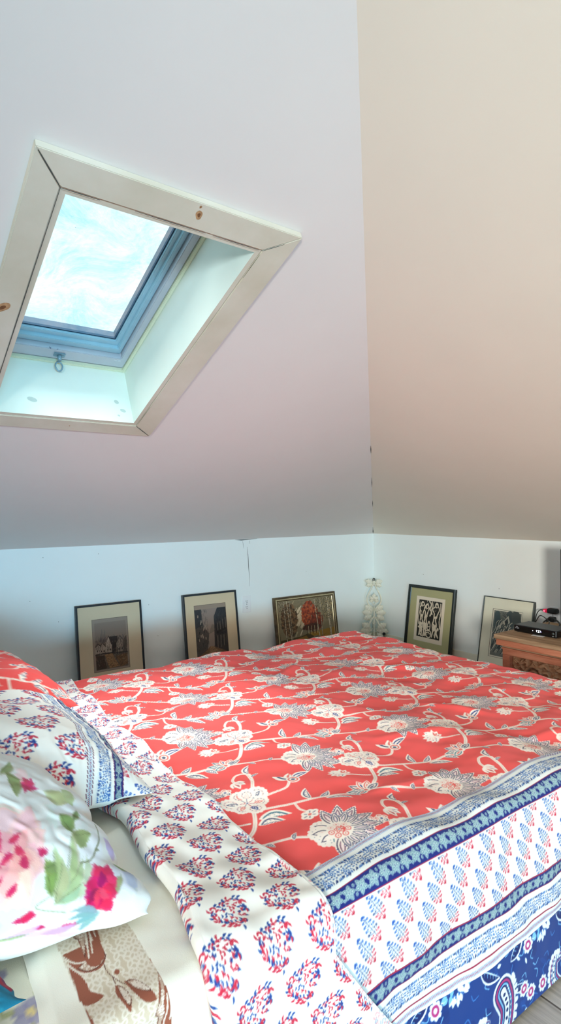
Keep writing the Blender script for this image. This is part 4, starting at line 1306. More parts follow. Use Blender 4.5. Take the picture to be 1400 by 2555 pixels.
# teal and crimson cushion under it
def make_teal():
    k = Canvas(.5, .4, .001, (22, 112, 140), None)
    rng = np.random.default_rng(2)
    for i in range(160):
        c = rng.uniform(0, (.5, .4)); a = rng.uniform(.3, .9)
        k.stroke([c, c + .03 * np.array((math.cos(a), math.sin(a)))], .003, (40, 140, 160) if i % 2 else (14, 84, 112), .6)
    for c in ((.12, .05), (.275, .375), (.40, .10)):
        for a in np.linspace(0, 2 * PI, 8)[:-1]:
            k.poly(leaf(c, a, .05, .028), (150, 24, 52)); k.poly(leaf(c, a, .035, .012), (96, 20, 70))
    return k
TEALP = make_teal()
pillow('cushion', 'teal cushion with dark crimson flowers squashed under the watercolour pillow', 
       pillow_surface(PD['c'], PD['ex'], PD['ey'], PD['T'], 33, 110, 90, .006), lambda U, V: TEALP.sample(U + .25, V + .2, .002), M_CLOTH2, (22, 112, 140), 'cushion')
#@@PART4
# ------------------------------------------------------------------ pictures leaning on the knee walls
M_ART = mat_print('printed_art_paper', rough=.5, weave=0.0, sheen=0, spec=.4)
M_ART.node_tree.nodes['Principled BSDF'].inputs['Coat Weight'].default_value = .25
M_ART.node_tree.nodes['Principled BSDF'].inputs['Coat Roughness'].default_value = .15
M_FBLACK = mat_plain('blackened_frame_wood', rgb(30, 42, 50), rough=.35, var=.15, scale=60)
M_FGREEN = mat_plain('black_green_frame_wood', rgb(26, 36, 34), rough=.3, var=.15, scale=60)
M_FMETAL = mat_plain('dark_grey_metal_frame', rgb(66, 74, 72), rough=.4, metal=.3)
M_FBROWN = mat_wood('dark_bronze_frame_wood', rgb(54, 44, 30), rgb(84, 70, 48), rgb(110, 94, 66), rough=.4, stretch=(20, 20, 20))
M_FGOLD = mat_plain('worn_silver_gilt', rgb(196, 186, 150), rough=.35, metal=.5, var=.15, scale=80)
M_BACKB = mat_plain('brown_backing_board', rgb(120, 96, 70), rough=.9)
def mat_board(name, col):
    return mat_plain(name, col, rough=.7, var=.02, scale=10, coat=.15)

def picture(name, label, wall, u0, zt, lean, W, bar, depth, mats, mat_rgb, art, art_rect, open_rect=None, open_rgb=None, group='pictures leaning along the knee walls', profile='flat'):
    k = math.hypot(1, lean); Hf = zt * k
    if wall == 'left':
        ex, ey = Vector((1, 0, 0)), Vector((0, lean, 1)) / k
        org = Vector((u0, 3.335 - lean * zt, 0))
    else:
        ex, ey = Vector((0, -1, 0)), Vector((lean, 0, 1)) / k
        org = Vector((3.405 - lean * zt, u0, 0))
    n = ex.cross(ey)
    org.z += depth * n.z + .0005
    Mx = Matrix((ex, ey, n)).transposed().to_4x4(); Mx.translation = org
    root = bpy.data.objects.new(name, None); COL.objects.link(root); root.empty_display_size = .05
    root.matrix_world = Mx
    tag(root, label, 'picture', group)
    # frame bars with mitred corners
    bm = bmesh.new()
    if profile == 'flat':
        prof = [(0, -depth), (0, -.001), (.0015, 0), (bar - .003, 0), (bar - .001, -.002), (bar, -.006), (bar, -depth)]
        pm = [0] * 7
    elif profile == 'step':
        prof = [(0, -depth), (0, -.002), (.002, 0), (bar * .55, 0), (bar * .62, -.004), (bar * .8, -.004), (bar, -.010), (bar, -depth)]
        pm = [0] * 8
    else:
        prof = [(0, -depth), (0, -.004), (.003, 0), (.010, .001), (.013, -.003), (.016, -.0035), (.022, -.002), (.026, -.006), (.030, -.006), (bar, -.011), (bar, -depth)]
        pm = [0, 0, 0, 0, 1, 1, 0, 0, 1, 0, 0]
    rows = []
    for x, z in prof:
        rows.append([bm.verts.new((x, x, z)), bm.verts.new((W - x, x, z)), bm.verts.new((W - x, Hf - x, z)), bm.verts.new((x, Hf - x, z))])
    for i in range(len(prof)):
        A, B = rows[i], rows[(i + 1) % len(prof)]
        for j in range(4):
            f = bm.faces.new((A[j], A[(j + 1) % 4], B[(j + 1) % 4], B[j])); f.material_index = pm[i]
    bm_obj('frame', bm, mats, root)
    zb = -.009 if profile != 'flat' else -.005
    bm = bmesh.new(); add_box(bm, (bar * .8, bar * .8, -depth + .001), (W - bar * .8, Hf - bar * .8, zb - .004))
    bm_obj('backing_board', bm, M_BACKB, root)
    if mat_rgb is not None:
        # window mount: a sheet with a bevelled opening
        x0, x1, y1, y0 = open_rect
        y1, y0 = Hf + y1, Hf + y0
        bm = bmesh.new()
        o4 = [(bar * .9, bar * .9), (W - bar * .9, bar * .9), (W - bar * .9, Hf - bar * .9), (bar * .9, Hf - bar * .9)]
        i4 = [(x0, y0), (x1, y0), (x1, y1), (x0, y1)]
        b4 = [(x0 + .002, y0 + .002), (x1 - .002, y0 + .002), (x1 - .002, y1 - .002), (x0 + .002, y1 - .002)]
        R3 = [[bm.verts.new((x, y, z)) for x, y in q_] for q_, z in ((o4, zb), (i4, zb), (b4, zb - .0016))]
        for A, B, mi in ((R3[0], R3[1], 0), (R3[1], R3[2], 1)):
            for j in range(4):
                bm.faces.new((A[j], A[(j + 1) % 4], B[(j + 1) % 4], B[j])).material_index = mi
        bm_obj('mount', bm, [mat_board('mount_board', rgb(*mat_rgb)), mat_board('mount_bevel', rgb(*(open_rgb or (90, 80, 66))))], root)
    x0, x1, y1, y0 = art_rect
    y1, y0 = Hf + y1, Hf + y0
    nx, ny = max(2, int((x1 - x0) / .0013)), max(2, int((y1 - y0) / .0013))
    gx, gy = np.meshgrid(np.linspace(x0, x1, nx), np.linspace(y0, y1, ny), indexing='ij')
    zz = np.full_like(gx, zb - (.0018 if mat_rgb is not None else 0))
    me = grid_mesh('print', np.stack([gx, gy, zz], -1), art.sample(gx - x0, gy - y0, .0008))
    link('print', me, M_ART, root)
    return root

def hatch(k, rng, box, n, L, w, col, ang, da=.3, alpha=.7):
    for i in range(n):
        c = (rng.uniform(box[0], box[1]), rng.uniform(box[2], box[3])); a = ang + rng.uniform(-da, da); l = L * rng.uniform(.5, 1.3)
        k.stroke([c, (c[0] + l * math.cos(a), c[1] + l * math.sin(a))], w, col, alpha)

def art_village(w, h):
    k = Canvas(w, h, .0007, (138, 126, 112)); rng = np.random.default_rng(1)
    k.poly([(0, 0), (w, 0), (w, h), (0, h)], (146, 133, 120))
    bx0, bx1, by0, by1 = .015, w - .012, .012, h - .095       # printed area
    top = h - .022
    k.poly([(bx0, by0), (bx1, by0), (bx1, top), (bx0, top)], (134, 120, 108))
    D, M_, Lt, T_ = (38, 36, 36), (84, 76, 68), (166, 154, 140), (150, 116, 80)
    y = lambda f: by0 + (by1 - by0) * f
    x = lambda f: bx0 + (bx1 - bx0) * f
    # distant spires and trees
    for fx, hh in ((.18, .05), (.22, .075), (.27, .045), (.31, .07), (.5, .03), (.62, .035), (.75, .03), (.88, .03)):
        k.poly([(x(fx) - .006, y(.78)), (x(fx) + .006, y(.78)), (x(fx) + .001, y(.80) + hh), (x(fx) - .001, y(.80) + hh)], (112, 104, 98), .8)
    hatch(k, rng, (bx0, bx1 - .01, y(.74), y(.92)), 150, .014, .0010, (84, 80, 78), 1.5, .8)
    k.poly([(bx0, by0), (bx1, by0), (bx1, y(.80)), (bx0, y(.72))], (98, 88, 76))
    # houses
    def house(x0, x1, yb, yw, yr, lit):
        k.poly([(x(x0), y(yb)), (x(x1), y(yb)), (x(x1), y(yw)), (x((x0 + x1) / 2), y(yr)), (x(x0), y(yw))], lit)
        k.poly([(x(x0) - .004, y(yw) - .003), (x((x0 + x1) / 2), y(yr) + .003), (x(x1) + .004, y(yw) - .003), (x(x1), y(yw) + .004), (x((x0 + x1) / 2), y(yr) + .008), (x(x0), y(yw) + .004)], D)
        for i in range(2):
            cx = x(x0 + (x1 - x0) * (.3 + .4 * i)); k.poly([(cx - .003, y(yb) + .010), (cx + .003, y(yb) + .010), (cx + .003, y(yb) + .019), (cx - .003, y(yb) + .019)], D)
    house(.00, .18, .48, .66, .74, Lt); house(.12, .33, .46, .62, .76, Lt); house(.32, .52, .48, .72, .94, (176, 164, 150))
    k.poly([(x(.42), y(.94)), (x(.72), y(.93)), (x(.60), y(.66)), (x(.50), y(.70))], (48, 46, 48))
    k.poly([(x(.50), y(.44)), (x(.62), y(.44)), (x(.72), y(.90)), (x(.52), y(.68))], D)
    house(.66, .92, .46, .72, .90, (142, 132, 120))
    k.poly([(x(.86), y(.44)), (x(1), y(.44)), (x(1), y(.92)), (x(.88), y(.80))], M_)
    for px in (.6, .68, .76, .93): k.stroke([(x(px), y(.40)), (x(px), y(.58))], .004, D)
    k.stroke([(bx0, y(.44)), (x(.28), y(.47)), (x(.5), y(.44)), (bx1, y(.42))], .006, D)
    # path and foreground
    k.poly([(x(.28), y(.42)), (x(.52), y(.44)), (x(.62), y(.22)), (x(.74), y(.04)), (x(.42), by0), (x(.36), y(.15))], T_)
    k.poly([(x(.62), y(.34)), (x(1), y(.38)), (x(1), y(.06)), (x(.76), by0), (x(.70), y(.16))], (112, 86, 58))
    k.poly([(bx0, y(.42)), (x(.26), y(.40)), (x(.32), y(.02)), (bx0, by0)], (62, 50, 40))
    hatch(k, rng, (bx0, bx1, by0, y(.40)), 260, .016, .0011, (40, 32, 26), .5, .7, .6)
    hatch(k, rng, (bx0, bx1, y(.42), y(.86)), 420, .011, .0010, D, 1.4, .6, .7)
    hatch(k, rng, (bx0, bx1, y(.10), y(.8)), 160, .008, .0010, (186, 172, 152), 1.0, 1.2, .6)
    return k

def art_street(w, h):
    k = Canvas(w, h, .0007, (150, 134, 118)); rng = np.random.default_rng(2)
    t = h - .028
    x = lambda f: w * f
    y = lambda f: t * f
    k.poly([(0, 0), (w, 0), (w, t), (0, t)], (140, 126, 116))
    D = (34, 36, 40); M_ = (78, 74, 70); Lt = (160, 148, 134)
    k.poly([(0, 0), (x(.34), y(.10)), (x(.42), y(.48)), (x(.30), y(.58)), (x(.24), y(.72)), (x(.22), t), (0, t)], M_)
    k.poly([(0, y(.60)), (x(.20), y(.66)), (x(.21), t), (0, t)], (46, 50, 54))
    k.poly([(x(.42), y(.46)), (x(.58), y(.50)), (x(.60), y(.64)), (x(.52), y(.66)), (x(.44), y(.52))], (118, 108, 98))
    k.poly([(x(.56), y(.10)), (x(.60), y(.70)), (x(.68), y(.94)), (w, t), (w, 0), (x(.80), y(.08))], (52, 50, 50))
    k.poly([(x(.60), y(.70)), (x(.60), y(.82)), (x(.72), t), (w, t), (w, y(.42)), (x(.66), y(.42))], D)
    k.poly([(x(.64), y(.44)), (x(.96), y(.52)), (x(.98), y(.58)), (x(.66), y(.50))], (24, 24, 26))
    for i in range(8):
        f = i / 7; k.poly([(x(.65 + .30 * f), y(.50 + .05 * f)), (x(.67 + .30 * f), y(.50 + .05 * f)), (x(.66 + .31 * f), y(.66 + .12 * f)), (x(.645 + .30 * f), y(.64 + .12 * f))], (104, 98, 92) if i % 2 else (30, 30, 32))
    for i in range(26):
        a, b = rng.uniform(.02, .36), rng.uniform(.30, .9)
        if b > .95 - a: continue
        k.poly([(x(a), y(b)), (x(a + .03), y(b - .005)), (x(a + .03), y(b + .05)), (x(a), y(b + .055))], Lt if i % 2 else D)
    for i in range(7):
        k.stroke([(x(.62 + .05 * i), y(.12 + .01 * i)), (x(.63 + .05 * i), y(.40))], .004, (120, 110, 98) if i % 2 else (22, 22, 24))
    k.poly([(x(.04), 0), (x(.34), y(.14)), (x(.42), y(.20)), (x(.56), y(.18)), (x(.92), y(.06)), (w, 0)], (118, 92, 66))
    k.poly([(x(.36), y(.04)), (x(.44), y(.20)), (x(.5), y(.20)), (x(.72), y(.06)), (x(.60), 0)], (148, 118, 86))
    hatch(k, rng, (0, w, 0, y(.18)), 160, .02, .0010, (60, 44, 34), .35, .5, .6)
    hatch(k, rng, (0, x(.4), y(.15), y(.95)), 260, .016, .0010, D, 1.5, .35, .7)
    hatch(k, rng, (x(.6), w, y(.1), y(.9)), 260, .02, .0010, (92, 86, 80), 1.5, .3, .5)
    return k

def art_autumn(w, h):
    k = Canvas(w, h, .0009, (128, 118, 92)); rng = np.random.default_rng(3)
    x = lambda f: w * f
    y = lambda f: h * f
    for i in range(220):
        c = (rng.uniform(0, w), rng.uniform(y(.5), h)); k.dot(c, rng.uniform(.008, .03), (140, 130, 104) if i % 2 else (114, 108, 84), .5, rng.uniform(.004, .01))
    for i in range(60):
        c = (x(rng.normal(.34, .05)), y(rng.normal(.62, .09))); k.stroke(curve([c, (c[0] + .012, c[1] + .02), (c[0] + .02, c[1] + .03)], 5), rng.uniform(.004, .012), (214, 200, 170) if i % 3 else (176, 160, 126), .75)
    k.poly([(0, 0), (w, 0), (w, y(.40)), (x(.6), y(.40)), (x(.36), y(.34)), (0, y(.32))], (70, 58, 26))
    k.poly([(x(.5), y(.38)), (w, y(.42)), (w, y(.24)), (x(.72), y(.22))], (150, 116, 42)); k.poly([(x(.1), y(.28)), (x(.46), y(.34)), (x(.52), y(.24)), (x(.2), y(.12))], (132, 100, 36))
    k.poly([(x(.40), y(.10)), (x(.46), y(.26)), (x(.66), y(.32)), (x(.70), y(.28)), (x(.58), y(.22)), (x(.62), y(.06))], (122, 118, 100))
    def crown(cx, cy, rx, ry, cols, n=260):
        for i in range(n):
            a, r = rng.uniform(0, 2 * PI), math.sqrt(rng.random())
            k.dot((x(cx + rx * r * math.cos(a)), y(cy + ry * r * math.sin(a))), rng.uniform(.005, .011), cols[i % len(cols)], .9, None)
    crown(.18, .66, .14, .30, [(84, 62, 42), (112, 84, 58), (64, 50, 36), (128, 100, 70)], 420)
    crown(.55, .72, .15, .23, [(166, 72, 40), (140, 56, 34), (186, 92, 52), (110, 44, 30)], 380)
    crown(.68, .58, .10, .16, [(150, 64, 40), (120, 50, 34), (96, 40, 30)], 220)
    crown(.58, .48, .16, .05, [(60, 34, 24), (84, 44, 30)], 120)
    for i in range(9): k.stroke([(x(.48 + .028 * i), y(.36)), (x(.485 + .028 * i), y(.50))], .004, (206, 186, 150) if i % 2 else (80, 50, 34))
    # birches
    for px, tilt, ww in ((.10, .015, .006), (.155, .05, .0065), (.20, .02, .004), (.66, .06, .007), (.77, -.01, .005), (.90, .03, .011), (.94, .0, .004)):
        pts = [(x(px + tilt), y(.16)), (x(px + tilt * .5), y(.5)), (x(px), h)]
        k.stroke(pts, ww + .003, (40, 32, 24)); k.stroke(pts, ww, (196, 184, 156))
        for i in range(16):
            f = rng.uniform(0, 1); cx = x(px + tilt * (1 - f)); cy_ = y(.16 + .84 * f)
            k.stroke([(cx - ww * .4, cy_), (cx + ww * rng.uniform(-.1, .4), cy_ + .002)], .0028, (60, 48, 36))
    for i in range(170):
        c = (x(rng.uniform(.68, 1)), y(rng.uniform(.62, 1))); a = rng.uniform(0, 6); k.stroke([c, (c[0] + .011 * math.cos(a), c[1] + .011 * math.sin(a))], .0032, (58, 48, 34) if i % 3 else (186, 160, 110), .8)
    for i in range(90):
        c = (x(rng.uniform(0, .2)), y(rng.uniform(.6, 1))); a = rng.uniform(0, 6); k.stroke([c, (c[0] + .010 * math.cos(a), c[1] + .010 * math.sin(a))], .003, (52, 42, 30), .7)
    hatch(k, rng, (0, w, 0, y(.3)), 200, .02, .002, (40, 32, 18), .2, .4, .6)
    return k

def art_lino(w, h, border):
    """black block print of pale swaying figures"""
    k = Canvas(w, h, .0007, (228, 218, 198)); rng = np.random.default_rng(4)
    b = border; W, Hh = w - 2 * b, h - 2 * b - .006
    X = lambda f: b + W * f
    Y = lambda f: b + .006 + Hh * f
    K, C = (30, 28, 22), (216, 206, 184)
    k.poly([(X(0), Y(0)), (X(1), Y(0)), (X(1), Y(1)), (X(0), Y(1))], K)
    def line(pts, wd, col=C): k.stroke(curve([(X(a), Y(c)) for a, c in pts], 7), wd, col)
    def figure(cx, s=1, hd=.90, lean_=0.0):
        line([(cx - .07 * s, .05), (cx - .04 * s, .22), (cx - .075 * s, .36), (cx - .04 * s, .50), (cx - .06 * s + lean_, .66)], .010)
        line([(cx + .05 * s, .05), (cx + .055 * s, .24), (cx + .075 * s, .38), (cx + .03 * s, .52), (cx + .07 * s + lean_, .68)], .010)
        k.dot((X(cx - .03 * s), Y(.30)), .012, C, 1, .030); k.dot((X(cx + .04 * s), Y(.30)), .010, C, 1, .026)
        k.dot((X(cx + lean_), Y(.57)), .012, C, 1, .010); k.dot((X(cx + .03 * s + lean_), Y(.585)), .008, C, 1, .007)
        k.dot((X(cx + lean_ * 1.3), Y(hd)), .016, C, 1, .020); k.dot((X(cx + lean_ * 1.3 + .02), Y(hd - .01)), .008, K, 1, .011)
        line([(cx - .06 * s + lean_, .68), (cx - .11 * s, .78), (cx - .02 * s, .86)], .0075)
        line([(cx + .07 * s + lean_, .68), (cx + .14 * s, .80), (cx + .06 * s, .92)], .0075)
    figure(.16, .9, .89); figure(.34, .8, .84, .02); figure(.74, 1.15, .90, .03)
    line([(.46, .98), (.55, .90), (.50, .78), (.57, .70), (.52, .60)], .012); line([(.58, .98), (.62, .86), (.57, .76), (.61, .64)], .007)
    line([(.45, .36), (.5, .45), (.56, .36), (.55, .24), (.45, .24), (.45, .36)], .007); line([(.46, .30), (.55, .31)], .005)
    line([(.40, .16), (.45, .04), (.58, .03), (.62, .14), (.56, .20), (.44, .20), (.40, .16)], .008); line([(.44, .14), (.50, .16), (.57, .12)], .006)
    line([(.06, .26), (.20, .22), (.12, .10), (.22, .04)], .012); line([(.28, .20), (.34, .08), (.28, .03)], .009); line([(.90, .30), (.84, .18), (.92, .06)], .012)
    line([(.94, .95), (.97, .7), (.93, .5), (.98, .3)], .008); line([(.03, .9), (.06, .7), (.02, .5), (.05, .34)], .006)
    for i in range(70):
        c = (rng.uniform(.02, .98), rng.uniform(.02, .98)); a = rng.uniform(.9, 2.2); l = .05
        k.stroke([(X(c[0]), Y(c[1])), (X(np.clip(c[0] + l * math.cos(a), 0, 1)), Y(np.clip(c[1] + l * math.sin(a), 0, 1)))], .0022, C if i % 2 else K)
    k.stroke([(X(.84), Y(0) - .004), (X(.9), Y(0) - .003), (X(.98), Y(0) - .004)], .0015, (60, 54, 44))
    return k

def art_woodcut(w, h):
    """grey-black woodcut of sweeping wing-like shapes"""
    k = Canvas(w, h, .0007, (222, 220, 202)); rng = np.random.default_rng(5)
    b = .010
    X = lambda f: b + (w - 2 * b) * f
    Y = lambda f: b + (h - 2 * b) * f
    K, G, C = (44, 52, 52), (96, 104, 100), (214, 212, 192)
    k.poly([(X(0), Y(0)), (X(1), Y(0)), (X(1), Y(1)), (X(0), Y(1))], (104, 110, 104))
    for i in range(90):
        f = rng.uniform(0, 1); g_ = rng.uniform(.55, 1)
        k.stroke(curve([(X(f), Y(g_)), (X(min(1, f + .06)), Y(g_ - .03)), (X(min(1, f + .10)), Y(g_ - .07))], 5), .0025, K if i % 2 else (150, 152, 140), .8)
    k.stroke(curve([(X(.13), Y(.92)), (X(.16), Y(.78)), (X(.18), Y(.60)), (X(.26), Y(.42)), (X(.34), Y(.34))], 8), [.040] * 8 + [.046] * 8 + [.044] * 8 + [.030] * 8 + [.02], (58, 78, 80))
    k.stroke(curve([(X(.60), Y(.94)), (X(.66), Y(.82)), (X(.58), Y(.66)), (X(.46), Y(.54))], 8), .050, (62, 74, 74))
    k.stroke(curve([(X(.80), Y(.94)), (X(.86), Y(.80)), (X(.98), Y(.70))], 8), .06, (74, 82, 78))
    k.poly([(X(.36), Y(.76)), (X(.54), Y(.92)), (X(.62), Y(.78)), (X(.50), Y(.62)), (X(.44), Y(.66))], C)
    k.poly([(X(.42), Y(.78)), (X(.52), Y(.86)), (X(.56), Y(.76)), (X(.48), Y(.68))], K)
    k.dot((X(.42), Y(.73)), .006, C)
    for i in range(14):
        f = i / 13
        k.poly([(X(.36 + .4 * f), Y(.50 + .14 * f)), (X(.39 + .4 * f), Y(.52 + .14 * f)), (X(.40 + .36 * f), Y(.40 + .15 * f))], C if i % 2 else K)
    for i in range(60):
        x0 = rng.uniform(0, .5); y0 = rng.uniform(.05, .5)
        k.stroke(curve([(X(x0), Y(y0)), (X(x0 + .09), Y(y0 + .12)), (X(x0 + .12), Y(y0 + .26)), (X(x0 + .20), Y(y0 + .32))], 6), rng.uniform(.0025, .0065), C if i % 2 else K, .95)
    for i in range(30):
        x0 = rng.uniform(.45, .9); y0 = rng.uniform(.0, .4)
        k.stroke(curve([(X(x0), Y(y0)), (X(x0 + .05), Y(y0 + .10)), (X(min(.99, x0 + .10)), Y(y0 + .22))], 6), rng.uniform(.003, .007), C if i % 3 == 0 else K, .95)
    k.poly([(X(0), Y(0)), (X(1), Y(0)), (X(1), Y(1)), (X(0), Y(1))], (90, 96, 92), .12)
    return k

picture('picture', 'black framed beige mounted etching of village houses, left end of the row by the pillows', 'left', 1.015, .567, .14, .394, .012, .022, M_FBLACK,
        (208, 194, 164), art_village(.214, .30), (.089, .303, -.087, -.387), (.089, .303, -.087, -.387), (112, 98, 80))
picture('picture', 'black framed beige mounted etching of a narrow street, just left of the outlet', 'left', 1.688, .567, .14, .399, .013, .022, M_FBLACK,
        (210, 194, 162), art_street(.236, .33), (.075, .311, -.075, -.405), (.075, .311, -.075, -.405), (112, 98, 80))
picture('picture', 'wide bronze framed autumn painting of birches and a red tree, leaning below the wall corner', 'left', 2.404, .478, .14, .576, .036, .026, [M_FBROWN, M_FGOLD],
        None, art_autumn(.51, .40), (.033, .543, -.033, -.433), profile='mould')
picture('picture', 'black framed block print of pale figures on an olive mount, right of the white ornament', 'right', 2.969, .535, .145, .421, .024, .026, M_FGREEN,
        (170, 168, 124), art_lino(.260, .328, .026), (.080, .340, -.077, -.405), (.080, .340, -.077, -.405), (186, 182, 150), profile='step')
picture('picture', 'thin grey framed woodcut with wide white mount, half hidden by the carved chest', 'right', 2.315, .521, .20, .353, .006, .030, M_FMETAL,
        (220, 222, 202), art_woodcut(.212, .309), (.073, .285, -.076, -.385), (.073, .285, -.076, -.385), (60, 66, 62))

# ------------------------------------------------------------------ outlet on the left knee wall
M_PLAST = mat_plain('white_outlet_plastic', rgb(236, 242, 244), rough=.35, var=.01)
M_SLOT = mat_plain('outlet_slot_black', rgb(50, 56, 56), rough=.8)
def outlet(name, label, loc, rz, sockets=True):
    """duplex outlet, faces local -Y"""
    e = empty(name, loc, (0, 0, rz)); tag(e, label, 'outlet')
    bm = bmesh.new(); add_box(bm, (-.035, -.006, -.057), (.035, 0, .057), .003, 3)
    bm_obj('wall_plate', bm, M_PLAST, e)
    for dz in (.0195, -.0195):
        bm = bmesh.new()
        pts = [(.0165 * math.cos(a), -.0060, dz + max(-.0125, min(.0125, .0165 * math.sin(a)))) for a in np.linspace(0, 2 * PI, 25)[:-1]]
        add_prism(bm, pts, (0, -.0018, 0))
        s = bm_obj('socket', bm, M_PLAST, e)
        bm = bmesh.new()
        for dx, hh in ((-.0063, .0042), (.0063, .0035)):
            add_box(bm, (dx - .0012, -.0083, dz + .002 - hh), (dx + .0012, -.0077, dz + .002 + hh))
        add_tube(bm, [(0, -.0077, dz - .0085), (0, -.0083, dz - .0085)], .0026, n=8)
        bm_obj('slot', bm, M_SLOT, s)
    bm = bmesh.new(); add_tube(bm, [(0, -.006, 0), (0, -.0072, 0)], .0028, n=10)
    bm_obj('screw', bm, M_FMETAL, e)
    return e
outlet('outlet', 'white double outlet on the left knee wall under the crack', (2.187, VC, .460), 0)
outlet('outlet', 'white double outlet behind the black set top box on the right wall', (UC, 1.852, .455), -PI / 2)

# ------------------------------------------------------------------ white filigree ornament standing in the corner
M_ORN = mat_plain('chipped_white_cast_iron', rgb(232, 232, 214), rough=.6, var=.07, scale=70, bump=.35, bscale=160)
M_RUST = mat_plain('dark_iron', rgb(28, 36, 34), rough=.6, var=.2)
ORN = Matrix.Translation((3.335, 3.268, 0)) @ Matrix.Rotation(-PI / 4 + .02, 4, 'Z')
orn = bpy.data.objects.new('ornament', None); COL.objects.link(orn); orn.empty_display_size = .05; orn.matrix_world = ORN
tag(orn, 'white scrolled cast iron ornament standing in the corner between the walls', 'ornament')
bm = bmesh.new()
def oc_(pts, r, flat=.6):
    c = curve([(x, 0, z) for x, z in pts], 8)
    rr_ = r if isinstance(r, (int, float)) else list(np.interp(np.linspace(0, 1, len(c)), np.linspace(0, 1, len(r)), r))
    for sg in (1, -1):
        add_tube(bm, [Vector((sg * p[0], -.004, p[2])) for p in c], rr_ if not isinstance(rr_, float) else rr_, n=8, flat=flat)
def oleaf(cx, cz, ang, L, w, lobes=5):
    for sg in (1, -1):
        pts = []
        for i in range(25):
            t_ = i / 24
            ww = w * math.sin(PI * min(1, t_ * .94 + .05)) * (1 + .15 * math.cos(lobes * 2 * PI * t_))
            pts.append((t_ * L, ww / 2))
        loop = pts + [(x, -y) for x, y in pts[::-1][1:-1]]
        P = [(cx + x * math.cos(ang) - y * math.sin(ang), cz + x * math.sin(ang) + y * math.cos(ang)) for x, y in loop]
        V = [Vector((sg * x, -.002, z)) for x, z in P]
        # domed leaf: centre ridge raised
        mid = [Vector((sg * (cx + t_ * L * math.cos(ang)), -.013 * math.sin(PI * min(1, t_ + .08)) - .003, cz + t_ * L * math.sin(ang))) for t_ in np.linspace(0, 1, 25)]
        vo = [bm.verts.new(v) for v in V]; vm = [bm.verts.new(v) for v in mid]; vb = [bm.verts.new(v + Vector((0, .006, 0))) for v in V]
        n_ = 25
        for i in range(n_ - 1):
            try: bm.faces.new((vo[i], vo[i + 1], vm[i + 1], vm[i]))
            except Exception: pass
            a_, b_ = (-i) % len(vo), (-(i + 1)) % len(vo)
            if i == 0: a_ = 0
            try: bm.faces.new((vm[i], vm[i + 1], vo[b_], vo[a_]))
            except Exception: pass
        for i in range(len(vo)):
            j = (i + 1) % len(vo); bm.faces.new((vo[i], vb[i], vb[j], vo[j]))
        bm.faces.new(vb)
ZO = .545
add_tube(bm, [(0, -.004, .01), (0, -.006, .15), (0, -.004, .28), (0, -.004, .335)], [.011, .010, .008, .006], n=8, flat=.7)
# pear-shaped loop
oc_([(.004, .516), (.020, .480), (.048, .425), (.056, .385), (.046, .355), (.022, .330), (.010, .312), (.016, .290)], [.007, .0095, .0105, .011, .011, .010, .009, .006])
# crown scrolls
oleaf(.006, .524, .22, .064, .044, 3); oleaf(.010, .512, -.30, .056, .036, 3)
add_tube(bm, [(0, -.006, .50), (0, -.008, .54)], [.008, .010], n=8)
oc_([(.010, .526), (.022, .534), (.026, .522), (.016, .516)], .005)
# trefoil inside the loop
oleaf(0.0, .380, PI / 2, .062, .036, 3); oleaf(.004, .380, .9, .046, .028, 3); oleaf(.003, .375, .15, .036, .022, 2)
oc_([(.002, .350), (.014, .366), (.030, .372), (.034, .384)], .004)
# middle leaves
oleaf(.014, .296, .70, .072, .060); oleaf(.014, .283, .05, .080, .060); oleaf(.020, .262, -.50, .070, .050)
oc_([(.004, .255), (.030, .205), (.044, .175), (.040, .150), (.020, .145), (.014, .165)], [.008, .009, .009, .008, .006, .005])
oc_([(.018, .250), (.040, .195), (.056, .160)], [.006, .007, .006])
oleaf(.0, .182, PI / 2, .045, .024, 3)
# lower leaves
oleaf(.026, .150, .62, .086, .062); oleaf(.026, .140, -.05, .088, .062); oleaf(.026, .118, -.66, .082, .052)
oc_([(.024, .125), (.034, .085), (.030, .05), (.016, .035), (.012, .055)], [.008, .008, .008, .006, .004])
oleaf(.010, .060, -.9, .060, .034); oleaf(.006, .045, .4, .050, .028, 3)
add_box(bm, (-.055, -.012, 0), (.055, .010, .014), .004)
o_ = bm_obj('casting', bm, M_ORN, orn, True)
bm = bmesh.new()
add_tube(bm, [Vector(p) for p in ((-.007, -.002, .538), (-.007, -.002, .553), (-.004, -.002, .558), (.004, -.002, .558), (.007, -.002, .553), (.007, -.002, .538))], .0032, n=8)
bm_obj('hanger_loop', bm, M_RUST, orn)

# little black hook / stop next to it
M_BLK = mat_plain('black_rubber', rgb(24, 30, 30), rough=.6, var=.1)
stp = empty('door_stop', (UC - .014, 3.19, .075)); tag(stp, 'small black door stop with a round end on the skirting right of the white ornament', 'door stop')
bm = bmesh.new()
cs = curve([(0, 0, 0), (-.022, .004, -.004), (-.040, .006, .016), (-.048, .004, .040), (-.055, -.004, .052)], 8)
add_tube(bm, [Vector(p) for p in cs], .0032, n=8)
add_lathe(bm, [(.010, 0), (.010, .003), (.004, .004)], 16, xf=Matrix.Rotation(-PI / 2, 4, 'Y'))
bm_obj('stem', bm, M_BLK, stp)
bm = bmesh.new()
q_ = Vector((-.055, -.004, .052)); dirv = Vector((-.72, -.69, -.05)).normalized()
X_ = Matrix.Translation(q_) @ dirv.to_track_quat('Z', 'Y').to_matrix().to_4x4()
add_lathe(bm, [(.004, -.004), (.010, -.002), (.0125, .001), (.0115, .004), (.006, .0045), (.003, .003)], 20, xf=X_)
bm_obj('end_cap', bm, M_BLK, stp)

